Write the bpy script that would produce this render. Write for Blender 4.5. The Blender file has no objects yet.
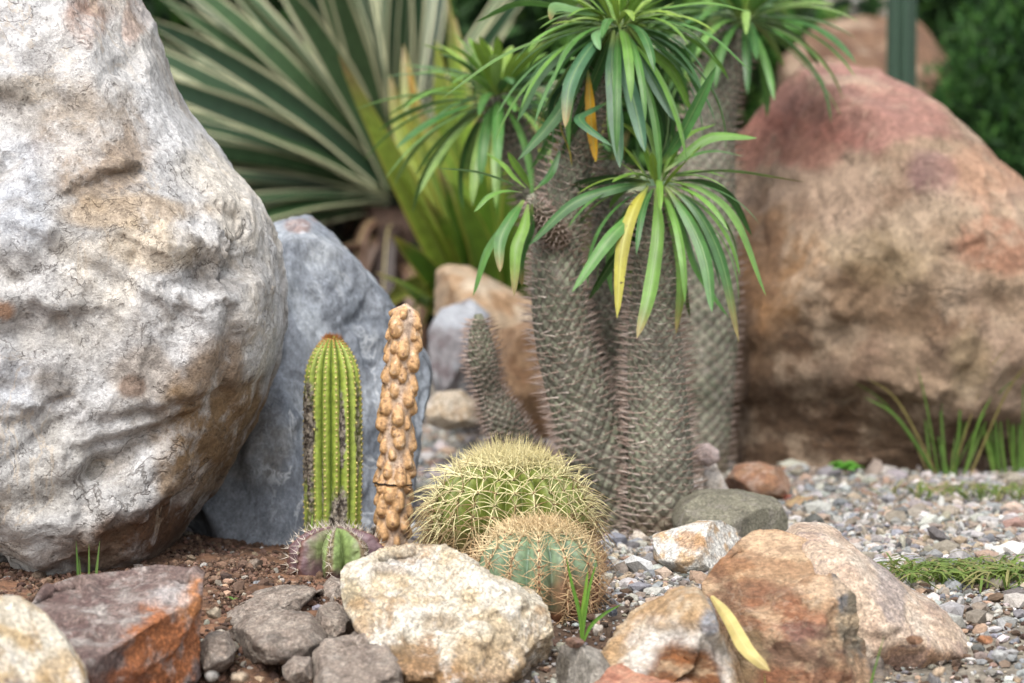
import bpy, bmesh, math, random
import numpy as np
from mathutils import Vector
random.seed(7); np.random.seed(7)
RNG = np.random.RandomState(11)
PI = math.pi
sc = bpy.context.scene
COL = sc.collection

# ------------------------------------------------------------------ camera, sky, sun, exposure
CAM_H = 0.5; FPX = 2844.4; PITCH = math.atan((341.5-175)/FPX)
cam_d = bpy.data.cameras.new('camera'); cam = bpy.data.objects.new('camera', cam_d); COL.objects.link(cam)
cam.location = (0, 0, CAM_H); cam.rotation_euler = (PI/2-PITCH, 0, 0)
cam_d.sensor_width = 36; cam_d.lens = 100; cam_d.clip_start = .05; cam_d.clip_end = 500
cam_d.dof.use_dof = True; cam_d.dof.focus_distance = 3.44; cam_d.dof.aperture_fstop = 4.7
sc.camera = cam
w = bpy.data.worlds.new('World'); sc.world = w; w.use_nodes = True
nt = w.node_tree; nt.nodes.clear()
SUN_EL, SUN_AZ = math.radians(54), math.radians(-165)      # azimuth from +Y, clockwise
sky = nt.nodes.new('ShaderNodeTexSky'); sky.sky_type = 'NISHITA'; sky.sun_disc = False
sky.sun_elevation = SUN_EL; sky.sun_rotation = SUN_AZ; sky.dust_density = 4; sky.air_density = 1.0
hs = nt.nodes.new('ShaderNodeHueSaturation'); hs.inputs['Saturation'].default_value = .30
bg = nt.nodes.new('ShaderNodeBackground'); bg.inputs[1].default_value = .15
wo = nt.nodes.new('ShaderNodeOutputWorld')
nt.links.new(sky.outputs[0], hs.inputs['Color']); nt.links.new(hs.outputs[0], bg.inputs[0]); nt.links.new(bg.outputs[0], wo.inputs[0])
sd = bpy.data.lights.new('sun', 'SUN'); sd.energy = 1.25; sd.angle = math.radians(32); sd.color = (1, .97, .92)
so = bpy.data.objects.new('sun', sd); COL.objects.link(so)
sdir = Vector((math.sin(SUN_AZ)*math.cos(SUN_EL), math.cos(SUN_AZ)*math.cos(SUN_EL), math.sin(SUN_EL)))
so.rotation_euler = sdir.to_track_quat('Z', 'Y').to_euler(); so.location = (0, 0, 6)
sc.view_settings.view_transform = 'Standard'; sc.view_settings.look = 'None'
sc.view_settings.gamma = 1; sc.view_settings.exposure = 1.1
sc.render.engine = 'CYCLES'
sc.cycles.max_bounces = 6; sc.cycles.transparent_max_bounces = 4

# ------------------------------------------------------------------ helpers
def P(px, py, D):
    cx, cz = (px-512)/FPX, -(py-341.5)/FPX
    y = math.cos(PITCH) + math.sin(PITCH)*cz
    z = -math.sin(PITCH) + math.cos(PITCH)*cz
    s = D/y
    return np.array((cx*s, D, CAM_H + z*s))
ALB = .72
def C(r, g, b, k=None):
    f = lambda c: (c/12.92 if c <= .04045 else ((c+.055)/1.055)**2.4)
    k = ALB if k is None else k
    return np.array([f(r/255)*k, f(g/255)*k, f(b/255)*k])
def sstep(a, b, x):
    t = np.clip((x-a)/(b-a), 0, 1); return t*t*(3-2*t)
def norm(v):
    v = np.asarray(v, float); return v/np.maximum(np.linalg.norm(v, axis=-1, keepdims=True), 1e-9)

_G = norm(np.random.RandomState(3).normal(size=(256, 3)))
_PM = np.random.RandomState(5).permutation(256)
def perlin(p, seed=0):
    p = np.asarray(p, float) + seed*17.37
    i = np.floor(p).astype(np.int64); f = p-i; u = f*f*f*(f*(f*6-15)+10)
    r = 0
    for dx in (0, 1):
        for dy in (0, 1):
            for dz in (0, 1):
                h = _PM[(_PM[(_PM[(i[:, 0]+dx) & 255]+i[:, 1]+dy) & 255]+i[:, 2]+dz) & 255]
                g = _G[h]; d = f-np.array((dx, dy, dz))
                wx = u[:, 0] if dx else 1-u[:, 0]; wy = u[:, 1] if dy else 1-u[:, 1]; wz = u[:, 2] if dz else 1-u[:, 2]
                r = r + (g*d).sum(1)*wx*wy*wz
    return r*1.6
def fbm(p, o=4, seed=0, g=.5):
    a, s, t = 1., 0., 0.
    for k in range(o):
        s = s + a*perlin(np.asarray(p)*2**k, seed+k); t += a; a *= g
    return s/t
def ridged(p, o=4, seed=0):
    a, s, t = 1., 0., 0.
    for k in range(o):
        s = s + a*(1-np.abs(perlin(np.asarray(p)*2**k, seed+k))*2); t += a; a *= .55
    return s/t

def chips(loc, n, tilt, seed, warp=.12):
    """broken-face relief: nearest-cell tilted planes, with ragged cell borders"""
    rs = np.random.RandomState(seed); c = norm(rs.normal(size=(n, 3)))*rs.uniform(.75, 1.05, (n, 1)); t = rs.normal(size=(n, 3))*tilt; o = rs.normal(size=n)*tilt*.12
    q = loc+np.stack([fbm(loc*3, 5, seed+i, .6) for i in range(3)], 1)*warp; out = np.zeros(len(loc))
    for k in range(0, len(loc), 20000):
        p = q[k:k+20000]; d = ((p[:, None]-c[None])**2).sum(2); i = np.argpartition(d, 1, axis=1)[:, :2]
        d2 = np.take_along_axis(d, i, 1); sw = d2[:, 0] > d2[:, 1]; a = np.where(sw, i[:, 1], i[:, 0]); b = np.where(sw, i[:, 0], i[:, 1])
        da, db = np.minimum(d2[:, 0], d2[:, 1]), np.maximum(d2[:, 0], d2[:, 1]); w_ = .5+.5*np.clip((np.sqrt(db)-np.sqrt(da))/.03, 0, 1)
        f = lambda j: ((p-c[j])*t[j]).sum(1)+o[j]
        out[k:k+20000] = f(a)*w_+f(b)*(1-w_)
    return out
class MB:
    def __init__(s): s.v = []; s.f = []; s.c = []; s.u = []; s.n = 0
    def add(s, v, f, c=None, u=None):
        v = np.asarray(v, float); f = np.asarray(f, np.int64)
        s.v.append(v); s.f.append(f+s.n)
        c = np.asarray((.5, .5, .5) if c is None else c, float)
        if c.ndim == 1: c = np.tile(c, (len(v), 1))
        s.c.append(c)
        s.u.append(np.zeros((len(v), 3)) if u is None else np.asarray(u, float)); s.n += len(v)
    def build(s, name, mat, parent=None, origin=(0, 0, 0), smooth=True):
        V = np.concatenate(s.v)-np.asarray(origin, float)
        me = bpy.data.meshes.new(name)
        me.vertices.add(len(V)); me.vertices.foreach_set('co', V.astype(np.float32).ravel())
        loops = np.concatenate([f.ravel() for f in s.f]); cnt = np.concatenate([np.full(len(f), f.shape[1]) for f in s.f])
        me.loops.add(len(loops)); me.loops.foreach_set('vertex_index', loops.astype(np.int32))
        st = np.concatenate(([0], np.cumsum(cnt)[:-1]))
        me.polygons.add(len(cnt)); me.polygons.foreach_set('loop_start', st.astype(np.int32))
        me.polygons.foreach_set('use_smooth', np.full(len(cnt), smooth, bool))
        me.update(calc_edges=True)
        Cc = np.concatenate(s.c); a = me.color_attributes.new('Col', 'FLOAT_COLOR', 'POINT')
        a.data.foreach_set('color', np.concatenate((Cc, np.ones((len(Cc), 1))), 1).astype(np.float32).ravel())
        a = me.attributes.new('lf', 'FLOAT_VECTOR', 'POINT'); a.data.foreach_set('vector', np.concatenate(s.u).astype(np.float32).ravel())
        me.materials.append(mat)
        o = bpy.data.objects.new(name, me); COL.objects.link(o)
        if parent: o.parent = parent
        else: o.location = origin
        return o
def tag(o, label=None, cat=None, group=None, kind=None):
    if label: o['label'] = label
    if cat: o['category'] = cat
    if group: o['group'] = group
    if kind: o['kind'] = kind
    return o
def empty(name, loc, label, cat, group=None):
    o = bpy.data.objects.new(name, None); COL.objects.link(o); o.location = loc; o.empty_display_size = .05
    return tag(o, label, cat, group)

# ------------------------------------------------------------------ materials
class N:
    def __init__(s, name):
        s.m = bpy.data.materials.new(name); s.m.use_nodes = True; s.t = s.m.node_tree; s.t.nodes.clear()
        s.out = s.t.nodes.new('ShaderNodeOutputMaterial'); s.b = s.t.nodes.new('ShaderNodeBsdfPrincipled')
        s.t.links.new(s.b.outputs[0], s.out.inputs[0])
    def n(s, ty, **k):
        x = s.t.nodes.new(ty)
        for a, v in k.items(): setattr(x, a, v)
        return x
    def set(s, sock, v):
        if hasattr(v, 'links') or isinstance(v, bpy.types.NodeSocket): s.t.links.new(v, sock)
        elif isinstance(v, (tuple, list, np.ndarray)) and sock.type == 'RGBA': sock.default_value = tuple(v)[:3]+(1,)
        elif isinstance(v, (tuple, list, np.ndarray)): sock.default_value = tuple(v)
        else: sock.default_value = v
    def noise(s, vec, sc_, det=5, rough=.55, dist=0):
        x = s.n('ShaderNodeTexNoise'); s.set(x.inputs['Vector'], vec); x.inputs['Scale'].default_value = sc_
        x.inputs['Detail'].default_value = det; x.inputs['Roughness'].default_value = rough; x.inputs['Distortion'].default_value = dist
        return x.outputs['Fac']
    def ramp(s, v, a, b, lo=0, hi=1):
        x = s.n('ShaderNodeMapRange', interpolation_type='SMOOTHSTEP'); s.set(x.inputs[0], v)
        for i, q in enumerate((a, b, lo, hi)): x.inputs[i+1].default_value = q
        return x.outputs[0]
    def math(s, op, a, b=0):
        x = s.n('ShaderNodeMath', operation=op); s.set(x.inputs[0], a); s.set(x.inputs[1], b); return x.outputs[0]
    def mix(s, f, a, b, mode='MIX'):
        x = s.n('ShaderNodeMix', data_type='RGBA', blend_type=mode); s.set(x.inputs[0], f); s.set(x.inputs[6], a); s.set(x.inputs[7], b); return x.outputs[2]
    def bump(s, h, st, dist, nrm=None):
        x = s.n('ShaderNodeBump'); s.set(x.inputs['Height'], h); x.inputs['Strength'].default_value = st; x.inputs['Distance'].default_value = dist
        if nrm: s.t.links.new(nrm, x.inputs['Normal'])
        return x.outputs[0]
    def attr(s, nm):
        x = s.n('ShaderNodeAttribute', attribute_name=nm); return x
    def obj(s): return s.n('ShaderNodeTexCoord').outputs['Object']

def rock_mat(name, light, dark, s=1., crack=.5, vein=0, veincol=(.7, .7, .7), bump=1., speck=.35, stretch=(1, 1, 1), rough=.88, lf=.55, df=.55, crackcol=(.06, .045, .035)):
    n = N(name); co = n.obj()
    mp = n.n('ShaderNodeMapping'); n.set(mp.inputs['Vector'], co); mp.inputs['Scale'].default_value = stretch; co = mp.outputs[0]
    col = n.attr('Col').outputs['Color']
    dn = n.n('ShaderNodeTexNoise'); n.set(dn.inputs['Vector'], co); dn.inputs['Scale'].default_value = 14*s; dn.inputs['Detail'].default_value = 4
    dv = n.n('ShaderNodeVectorMath', operation='MULTIPLY_ADD'); n.set(dv.inputs[0], dn.outputs['Color']); dv.inputs[1].default_value = (.03/s,)*3; n.set(dv.inputs[2], co)
    wc = dv.outputs[0]
    a = n.noise(wc, 13*s, 8, .66); b = n.noise(wc, 9*s, 7, .62, .6)
    c_ = n.noise(co, 75*s, 7, .72)
    col = n.mix(n.ramp(a, .50, .64, 0, lf), col, light)
    col = n.mix(n.ramp(b, .52, .68, 0, df), col, dark)
    # fine mineral grain
    g3 = n.noise(co, 190*s**.3, 5, .75)
    col = n.mix(speck*1.4, col, n.mix(1, col, n.ramp(c_, .40, .62, .5, 1.45), 'MULTIPLY'))
    g2 = n.noise(co, 420, 3, .7)
    col = n.mix(speck*1.6, col, n.mix(1, col, n.ramp(g3, .40, .62, .5, 1.5), 'MULTIPLY'))
    col = n.mix(speck, col, n.mix(1, col, n.ramp(g2, .38, .62, .6, 1.4), 'MULTIPLY'))
    h = n.math('ADD', n.math('MULTIPLY', c_, .6), n.math('MULTIPLY', a, 1.0))
    if crack:
        lnn = 0
        for (q, th, lo, hi_, am) in ((5.5*s, .006, .46, .58, 1), (15*s, .009, .48, .60, .9), (42*s, .010, .54, .64, .5)):
            v1 = n.noise(wc, q, 6, .55, .4); ab = n.math('ABSOLUTE', n.math('SUBTRACT', v1, .5))
            l1 = n.math('MULTIPLY', n.math('MULTIPLY', n.ramp(ab, 0, th, 1, 0), n.ramp(n.noise(co, q*1.3, 3), lo, hi_)), am)
            lnn = l1 if isinstance(lnn, int) else n.math('MAXIMUM', lnn, l1)
        col = n.mix(n.math('MULTIPLY', lnn, crack), col, crackcol)
        h = n.math('SUBTRACT', h, n.math('MULTIPLY', lnn, .35))
    pit = n.ramp(n.noise(co, 110*s**.5, 4, .6), .60, .68)
    col = n.mix(n.math('MULTIPLY', pit, .35), col, crackcol); h = n.math('SUBTRACT', h, n.math('MULTIPLY', pit, .25))
    if vein:
        r = n.noise(wc, 7*s, 6, .6, 1.5); ab = n.math('ABSOLUTE', n.math('SUBTRACT', r, .5))
        vm = n.math('MULTIPLY', n.ramp(ab, 0, .022, 1, 0), n.ramp(n.noise(co, 5*s, 3), .44, .62))
        col = n.mix(n.math('MULTIPLY', vm, vein), col, veincol)
    n.set(n.b.inputs['Base Color'], col); n.b.inputs['Roughness'].default_value = rough
    n.b.inputs['Specular IOR Level'].default_value = .3
    b1 = n.bump(h, .6*bump, .010/s); b2 = n.bump(n.math('ADD', n.math('MULTIPLY', g2, .5), g3), .7*bump, .0028, b1)
    n.set(n.b.inputs['Normal'], b2)
    return n.m

def plain_mat(name, rough=.8, var=.3, sc_=60, bump=.3, bd=.002, spec=.3, trans=0):
    n = N(name); co = n.obj(); col = n.attr('Col').outputs['Color']
    a = n.noise(co, sc_, 6, .65)
    col = n.mix(var, col, n.mix(1, col, n.ramp(a, .35, .66, .45, 1.6), 'MULTIPLY'))
    n.set(n.b.inputs['Base Color'], col); n.b.inputs['Roughness'].default_value = rough; n.b.inputs['Specular IOR Level'].default_value = spec
    if bump: n.set(n.b.inputs['Normal'], n.bump(a, bump, bd))
    if trans:
        t = n.n('ShaderNodeBsdfTranslucent'); n.set(t.inputs[0], col); mx = n.n('ShaderNodeMixShader'); mx.inputs[0].default_value = trans
        n.t.links.new(n.b.outputs[0], mx.inputs[1]); n.t.links.new(t.outputs[0], mx.inputs[2]); n.t.links.new(mx.outputs[0], n.out.inputs[0])
    return n.m

def leaf_mat(name, rib=(.5, .55, .3), ribw=.035, margin=None, mw=.2, rough=.42, stripe=.25, trans=.22, spots=None, spec=.4):
    # attribute lf: x across 0..1, y along 0..1, z random per leaf
    n = N(name); col = n.attr('Col').outputs['Color']; uv = n.attr('lf').outputs['Vector']
    sp = n.n('ShaderNodeSeparateXYZ'); n.t.links.new(uv, sp.inputs[0])
    u, v, r = sp.outputs
    c = n.n('ShaderNodeCombineXYZ'); n.set(c.inputs[0], n.math('MULTIPLY', u, 14)); n.set(c.inputs[1], v); n.set(c.inputs[2], n.math('MULTIPLY', r, 50))
    st = n.noise(c.outputs[0], 1.6, 4, .6)
    co = n.obj(); mott = n.noise(co, 45, 5, .6)
    col = n.mix(stripe, col, n.mix(1, col, n.ramp(st, .3, .7, .5, 1.6), 'MULTIPLY'))
    col = n.mix(.35, col, n.mix(1, col, n.ramp(mott, .3, .7, .55, 1.5), 'MULTIPLY'))
    du = n.math('ABSOLUTE', n.math('SUBTRACT', u, .5))
    if margin is not None:
        # streaked pale margin
        e = n.math('ADD', du, n.math('MULTIPLY', n.math('SUBTRACT', st, .5), .12))
        col = n.mix(n.ramp(e, .5-mw-.03, .5-mw+.03), col, margin)
    if ribw: col = n.mix(n.ramp(du, ribw*.4, ribw, .8, 0), col, rib)
    if spots is not None:
        s2 = n.ramp(n.noise(co, 95, 2, .5), .70, .74); col = n.mix(s2, col, spots)
    n.set(n.b.inputs['Base Color'], col); n.b.inputs['Roughness'].default_value = rough; n.b.inputs['Specular IOR Level'].default_value = spec
    h = n.math('ADD', n.math('MULTIPLY', st, .6), n.ramp(du, 0, ribw+.03, 0, .8))
    n.set(n.b.inputs['Normal'], n.bump(h, .35, .0012))
    t = n.n('ShaderNodeBsdfTranslucent'); n.set(t.inputs[0], col); mx = n.n('ShaderNodeMixShader'); mx.inputs[0].default_value = trans
    n.t.links.new(n.b.outputs[0], mx.inputs[1]); n.t.links.new(t.outputs[0], mx.inputs[2]); n.t.links.new(mx.outputs[0], n.out.inputs[0])
    return n.m

M = {}
M['pale'] = rock_mat('pale_limestone', C(222, 220, 218), C(140, 126, 108), s=.85, crack=.62, vein=.4, veincol=C(226, 206, 180), bump=1.1, speck=.2, lf=.6, df=.55)
M['slate'] = rock_mat('blue_slate', C(182, 190, 198), C(110, 116, 127), s=1.2, crack=.35, vein=.8, veincol=C(222, 226, 230), bump=.6, speck=.2, stretch=(1, 1, .55), crackcol=(.05, .06, .07), lf=.45, df=.6)
M['tan'] = rock_mat('tan_sandstone', C(198, 176, 152), C(110, 84, 70), s=.6, crack=.5, bump=1., lf=.6, df=.4, speck=.22)
M['cream'] = rock_mat('cream_limestone', C(238, 234, 226), C(172, 140, 102), s=2.0, crack=.4, vein=.2, veincol=C(160, 160, 165), bump=1.1, lf=.6, df=.75, crackcol=(.16, .12, .08))
M['purple'] = rock_mat('purple_ironstone', C(176, 168, 162), C(98, 76, 72), s=2., crack=.3, bump=.8)
M['grey'] = rock_mat('grey_mudstone', C(150, 142, 134), C(84, 76, 70), s=2.2, crack=.5, bump=1.)
M['rust'] = rock_mat('rusty_sandstone', C(198, 174, 142), C(110, 84, 66), s=1.7, crack=.35, bump=.8, speck=.25, vein=.2, veincol=C(215, 200, 180), stretch=(.7, .7, 1.6), df=.45)
M['pink'] = rock_mat('pink_sandstone', C(214, 192, 172), C(130, 112, 110), s=1.8, crack=.3, bump=.7, vein=.5, veincol=C(120, 105, 115))
M['soil'] = plain_mat('ground_soil', .95, .7, 70, 1., .006)
M['pebble'] = plain_mat('gravel_stone', .85, .4, 260, .5, .0015)
M['clod'] = plain_mat('soil_crumbs', .95, .5, 300, .6, .0015)

# ------------------------------------------------------------------ rocks
_ico = {}
def ico(sub):
    if sub not in _ico:
        bm = bmesh.new(); bmesh.ops.create_icosphere(bm, subdivisions=sub, radius=1)
        _ico[sub] = (np.array([v.co[:] for v in bm.verts]), np.array([[v.index for v in f.verts] for f in bm.faces])); bm.free()
    return _ico[sub]
def vnormals(v, f):
    a, b, c = v[f[:, 0]], v[f[:, 1]], v[f[:, 2]]; fn = np.cross(b-a, c-a); o = np.zeros_like(v)
    for k in range(3): np.add.at(o, f[:, k], fn)
    return norm(o)
def paint(V, cols, s, seed, patches=(), pd=.8):
    """colour regions: base colours mixed by noise plus tinted patches (x,z world ellipses)"""
    p = V/s
    c = np.tile(np.asarray(cols[0], float), (len(V), 1))
    for i, k in enumerate(cols[1:]):
        m = sstep(-.05, .3, fbm(p*2.2, 5, seed+7*i+1))[:, None]; c = c*(1-m)+np.asarray(k)*m
    if len(patches):
        dist = fbm(p*3.2, 7, seed+50, .62)*pd
        for (x, z, rx, rz, col, st) in patches:
            d = np.sqrt(((V[:, 0]-x)/rx)**2+((V[:, 2]-z)/rz)**2)+dist
            m = (1-sstep(.65, 1.08, d))[:, None]*st; c = c*(1-m)+np.asarray(col)*m
    return c
def rock(name, label, outline, D, T, mat, cols, patches=(), sub=6, k=2.3, facets=(), nfac=5, fd=.84, amp=.05, fr=1.6, ridge=.025, seed=0, dents=(), lean=0, cat='rock', group=None, strata=0, kind=None, parent=None, pd=.8, smooth_zones=.0, chip=()):
    W = np.array([P(x, y, D) for x, y in outline]); 
    seg = []
    for i in range(len(W)):
        a, b = W[i], W[(i+1) % len(W)]; m = 24
        seg += [a+(b-a)*t/m for t in range(m)]
    seg = np.array(seg); q = seg[:, [0, 2]]
    cen = (q.max(0)+q.min(0))/2; d = q-cen; th = np.arctan2(d[:, 1], d[:, 0]); r = np.linalg.norm(d, axis=1)
    o = np.argsort(th); th, r = th[o], r[o]
    tt = np.linspace(-PI, PI, 721); R = np.interp(tt, np.concatenate((th-2*PI, th, th+2*PI)), np.tile(r, 3))
    ker = np.array([1, 2, 3, 4, 3, 2, 1.]); ker /= ker.sum(); Rp = np.concatenate((R[-10:], R, R[:10])); R = np.convolve(Rp, ker, 'same')[10:-10]
    u, f = ico(sub); a, b, c = u[:, 0], u[:, 1], u[:, 2]
    rho = np.hypot(a, c); th_ = np.arctan2(c, a); Rt = np.interp(th_, tt, R); S = float(R.mean())
    rr = rho**(2/k); bb = np.sign(b)*np.abs(b)**(2/k)
    U, Wv, Y = rr*Rt*np.cos(th_)/S, rr*Rt*np.sin(th_)/S, bb.copy()
    rs = np.random.RandomState(seed+100)
    fs = list(facets)
    for i in range(nfac):
        v = norm(rs.normal(size=3)); v[1] = -abs(v[1])-.25; v = norm(v); fs.append((v[0], v[1], v[2], fd*(.9+.2*rs.rand())))
    for (nx, ny, nz, dd) in fs:
        l = math.sqrt(nx*nx+ny*ny+nz*nz); nx, ny, nz = nx/l, ny/l, nz/l
        lim = (dd-nx*U-nz*Wv)/ny; lim = np.minimum(lim, 1.2)+.15*np.maximum(b, 0)
        dlt = lim-Y; kk = .05
        Y = Y+np.where(dlt > kk, dlt, np.where(dlt < -kk, 0, (dlt+kk)**2/(4*kk)))
    V = np.stack((cen[0]+U*S, D+Y*T+lean*(Wv*S), cen[1]+Wv*S), 1)
    nn = vnormals(V, f); loc = (V-np.array((cen[0], D, cen[1])))/S
    warp = np.stack([fbm(loc*1.3, 3, seed+60+i) for i in range(3)], 1)*.5
    h = amp*fbm(loc*fr+warp, 6, seed, .52) + ridge*(ridged((loc+warp)*fr*1.7, 5, seed+20)-.6)
    h += amp*.22*fbm(loc*fr*7, 4, seed+9, .6)
    if smooth_zones: h *= 1-smooth_zones*sstep(-.15, .25, fbm(loc*1.6, 2, seed+31))
    for ci, (cn, ct) in enumerate(chip): h += np.clip(chips(loc, cn, ct*(.62, .7)[ci], seed+300+ci, .14/(1+ci)), -.09, .07)*(.06+.94*sstep(.02, .5, np.abs(b)))
    if strata:
        sv = loc@np.array((.25, .1, .95))*9+fbm(loc*2, 3, seed+4)*2; h += strata*(np.abs((sv % 1)-.5)-.25)
    for (dx, dy, rx, ry, ang, dep) in dents:
        cpt = P(dx, dy, D); sx, sz = rx*D/FPX, ry*D/FPX; ca, sa = math.cos(math.radians(ang)), math.sin(math.radians(ang))
        X, Z = V[:, 0]-cpt[0], V[:, 2]-cpt[2]; e = ((X*ca+Z*sa)/sx)**2+((-X*sa+Z*ca)/sz)**2
        h -= np.exp(-e)*dep*(V[:, 1] < D)
    V = V+nn*(h*S)[:, None]
    pw = [(P(x, y, D)[0], P(x, y, D)[2], rx*D/FPX, ry*D/FPX, col, st) for (x, y, rx, ry, col, st) in patches]
    cc = paint(V, cols, S, seed, pw, pd)
    mb = MB(); mb.add(V, f, cc)
    org = (cen[0], D, V[:, 2].min()) if parent is None else tuple(parent.location)
    ob = mb.build(name, mat, parent, org)
    if parent is None: tag(ob, label, cat, group, kind)
    return ob

def ell(x0, y0, x1, y1, n=14, seed=0, j=.12, p=2.4):
    """irregular closed outline filling the box"""
    rs = np.random.RandomState(seed); o = []
    for i in range(n):
        t = 2*PI*i/n; c, s = math.cos(t), math.sin(t); q = (abs(c)**p+abs(s)**p)**(-1/p)*(1-j*rs.rand())
        o.append(((x0+x1)/2+(x1-x0)/2*c*q, (y0+y1)/2+(y1-y0)/2*s*q))
    return o

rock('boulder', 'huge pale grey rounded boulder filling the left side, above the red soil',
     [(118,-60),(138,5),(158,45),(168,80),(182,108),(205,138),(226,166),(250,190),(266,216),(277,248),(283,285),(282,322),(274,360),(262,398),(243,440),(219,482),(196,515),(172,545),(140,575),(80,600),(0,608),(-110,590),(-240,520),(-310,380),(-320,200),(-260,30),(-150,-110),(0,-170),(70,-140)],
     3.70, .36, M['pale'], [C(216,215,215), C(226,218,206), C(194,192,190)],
     patches=[(110,25,26,34,C(168,104,62),.75),(140,30,10,36,C(176,110,66),.6),(120,150,60,62,C(158,136,112),.75),(70,110,60,30,C(150,138,122),.4),(160,210,90,18,C(205,178,142),.6),(60,95,40,14,C(160,148,130),.5),(232,260,36,34,C(120,116,112),.65),(170,360,40,30,C(150,128,100),.5),(90,365,30,28,C(110,104,98),.6),(225,440,54,80,C(150,124,92),.85),(165,525,90,40,C(122,94,68),.85),(120,60,60,80,C(206,200,192),.4),(60,200,40,60,C(196,202,212),.6),(40,400,40,90,C(196,200,208),.6),(180,240,60,30,C(226,206,176),.6),(60,440,90,60,C(186,178,164),.4),(20,580,90,22,C(124,108,88),.8),(230,400,40,90,C(140,112,78),.8),(10,330,16,8,C(190,130,80),.7),(45,300,12,10,C(196,140,90),.7),(0,120,10,40,C(196,160,110),.6),(158,372,14,12,C(120,92,72),.7),(160,510,50,30,C(98,66,42),.8)],  # brown patches make the lower right and the foot darker
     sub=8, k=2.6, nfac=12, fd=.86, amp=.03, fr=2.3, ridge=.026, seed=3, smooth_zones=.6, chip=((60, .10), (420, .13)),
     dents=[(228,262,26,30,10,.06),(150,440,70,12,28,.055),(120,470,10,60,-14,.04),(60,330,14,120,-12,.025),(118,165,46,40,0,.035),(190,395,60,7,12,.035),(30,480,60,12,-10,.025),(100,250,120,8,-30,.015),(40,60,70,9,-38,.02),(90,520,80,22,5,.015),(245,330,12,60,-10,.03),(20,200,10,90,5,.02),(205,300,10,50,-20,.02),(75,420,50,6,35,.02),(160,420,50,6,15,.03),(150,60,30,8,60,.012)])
rock('slate_boulder', 'blue-grey slate boulder with white veins standing behind the green column cactus',
     [(272,222),(300,217),(325,232),(352,258),(374,285),(395,312),(415,340),(430,368),(430,395),(422,430),(415,470),(410,560),(380,620),(250,625),(170,620),(130,570),(150,500),(195,420),(220,330),(240,250)],
     4.08, .26, M['slate'], [C(148,154,163), C(128,135,145), C(174,180,187)],
     patches=[(255,420,50,60,C(138,128,112),.55),(230,500,40,50,C(150,154,160),.5),(325,250,22,14,C(178,182,186),.5),(300,225,14,8,C(156,112,90),.6)],
     sub=7, k=3, nfac=3, fd=.9, facets=[(.7,-.7,.1,.62),(-.2,-1,.15,.72)], amp=.04, fr=1.8, ridge=.03, seed=12, lean=.22, strata=.004, smooth_zones=.3, chip=((40, .14), (240, .10)), dents=[(290,330,12,90,-18,.04),(250,480,60,10,40,.03),(390,360,8,60,-30,.03)])
rock('sandstone_boulder', 'huge tan and mauve sandstone boulder at the back right above the gravel',
     [(728,180),(735,140),(760,105),(800,62),(835,55),(880,72),(930,100),(975,140),(1020,185),(1070,240),(1110,310),(1120,380),(1090,450),(1030,490),(900,490),(780,485),(722,470),(716,400),(722,300)],
     4.98, .38, M['tan'], [C(168,144,120), C(148,122,102), C(184,158,136)],
     smooth_zones=.4, chip=((40, .06), (260, .07)), patches=[(850,105,120,50,C(164,116,108),.75),(975,175,80,34,C(198,158,134),.6),(740,300,16,90,C(140,104,76),.5),(940,350,26,40,C(204,184,144),.5),(860,250,50,30,C(202,178,140),.5),(780,140,60,34,C(168,112,98),.7),(970,170,60,26,C(190,150,122),.6),(900,170,30,26,C(120,88,92),.6),(960,240,40,30,C(172,116,92),.6),(780,430,90,70,C(92,70,52),.85),(880,435,100,56,C(94,72,54),.8),(770,330,40,40,C(110,84,60),.6),(830,290,40,30,C(134,104,76),.5),(760,260,40,60,C(150,110,70),.7),(980,440,80,50,C(104,82,68),.7),(900,310,60,20,C(140,110,84),.5)],  # mauve and tan patches above, darker brown towards the bottom
     sub=7, k=2.3, nfac=5, fd=.9, amp=.05, ridge=.03, seed=26, dents=[(830,330,120,16,15,.03),(800,420,90,40,0,.09),(900,450,90,26,0,.08),(960,300,12,80,20,.03)])
rock('limestone_rock', 'cream and white limestone rock in the centre foreground below the two barrel cacti',
     [(338,578),(345,570),(362,564),(380,556),(410,551),(445,552),(462,560),(490,578),(515,588),(545,610),(553,630),(552,655),(548,680),(540,720),(480,745),(420,740),(395,700),(386,668),(370,640),(352,612),(342,600)],
     3.12, .13, M['cream'], [C(222,212,192), C(232,225,210), C(208,190,160)],
     patches=[(410,662,70,36,C(150,112,74),.85),(480,670,80,34,C(166,130,90),.8),(440,615,24,9,C(150,128,100),.6),(480,640,40,14,C(180,150,112),.6),(375,600,26,20,C(206,180,138),.5),(400,635,22,12,C(140,112,78),.7),(400,570,30,8,C(178,178,184),.4),(510,640,50,30,C(206,184,150),.6),(350,590,16,14,C(160,140,98),.6)],
     sub=7, k=2.5, facets=[(-.1,-.6,.84,.55),(.5,-.75,.4,.7)], nfac=3, fd=.88, amp=.05, fr=2.6, ridge=.045, seed=31, chip=((50, .22), (260, .14)), dents=[(400,640,40,8,20,.08),(470,600,50,8,-30,.04),(430,620,12,50,15,.04)])
rock('limestone_slab', 'thin cream stone slab tucked behind the right shoulder of the big cream rock',
     [(488,585),(505,581),(530,584),(545,596),(546,608),(536,614),(512,612),(494,600)], 3.24, .05, M['cream'], [C(226,208,178), C(212,190,156)], sub=5, seed=33, facets=[(0,-.4,.9,.5)])
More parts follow.
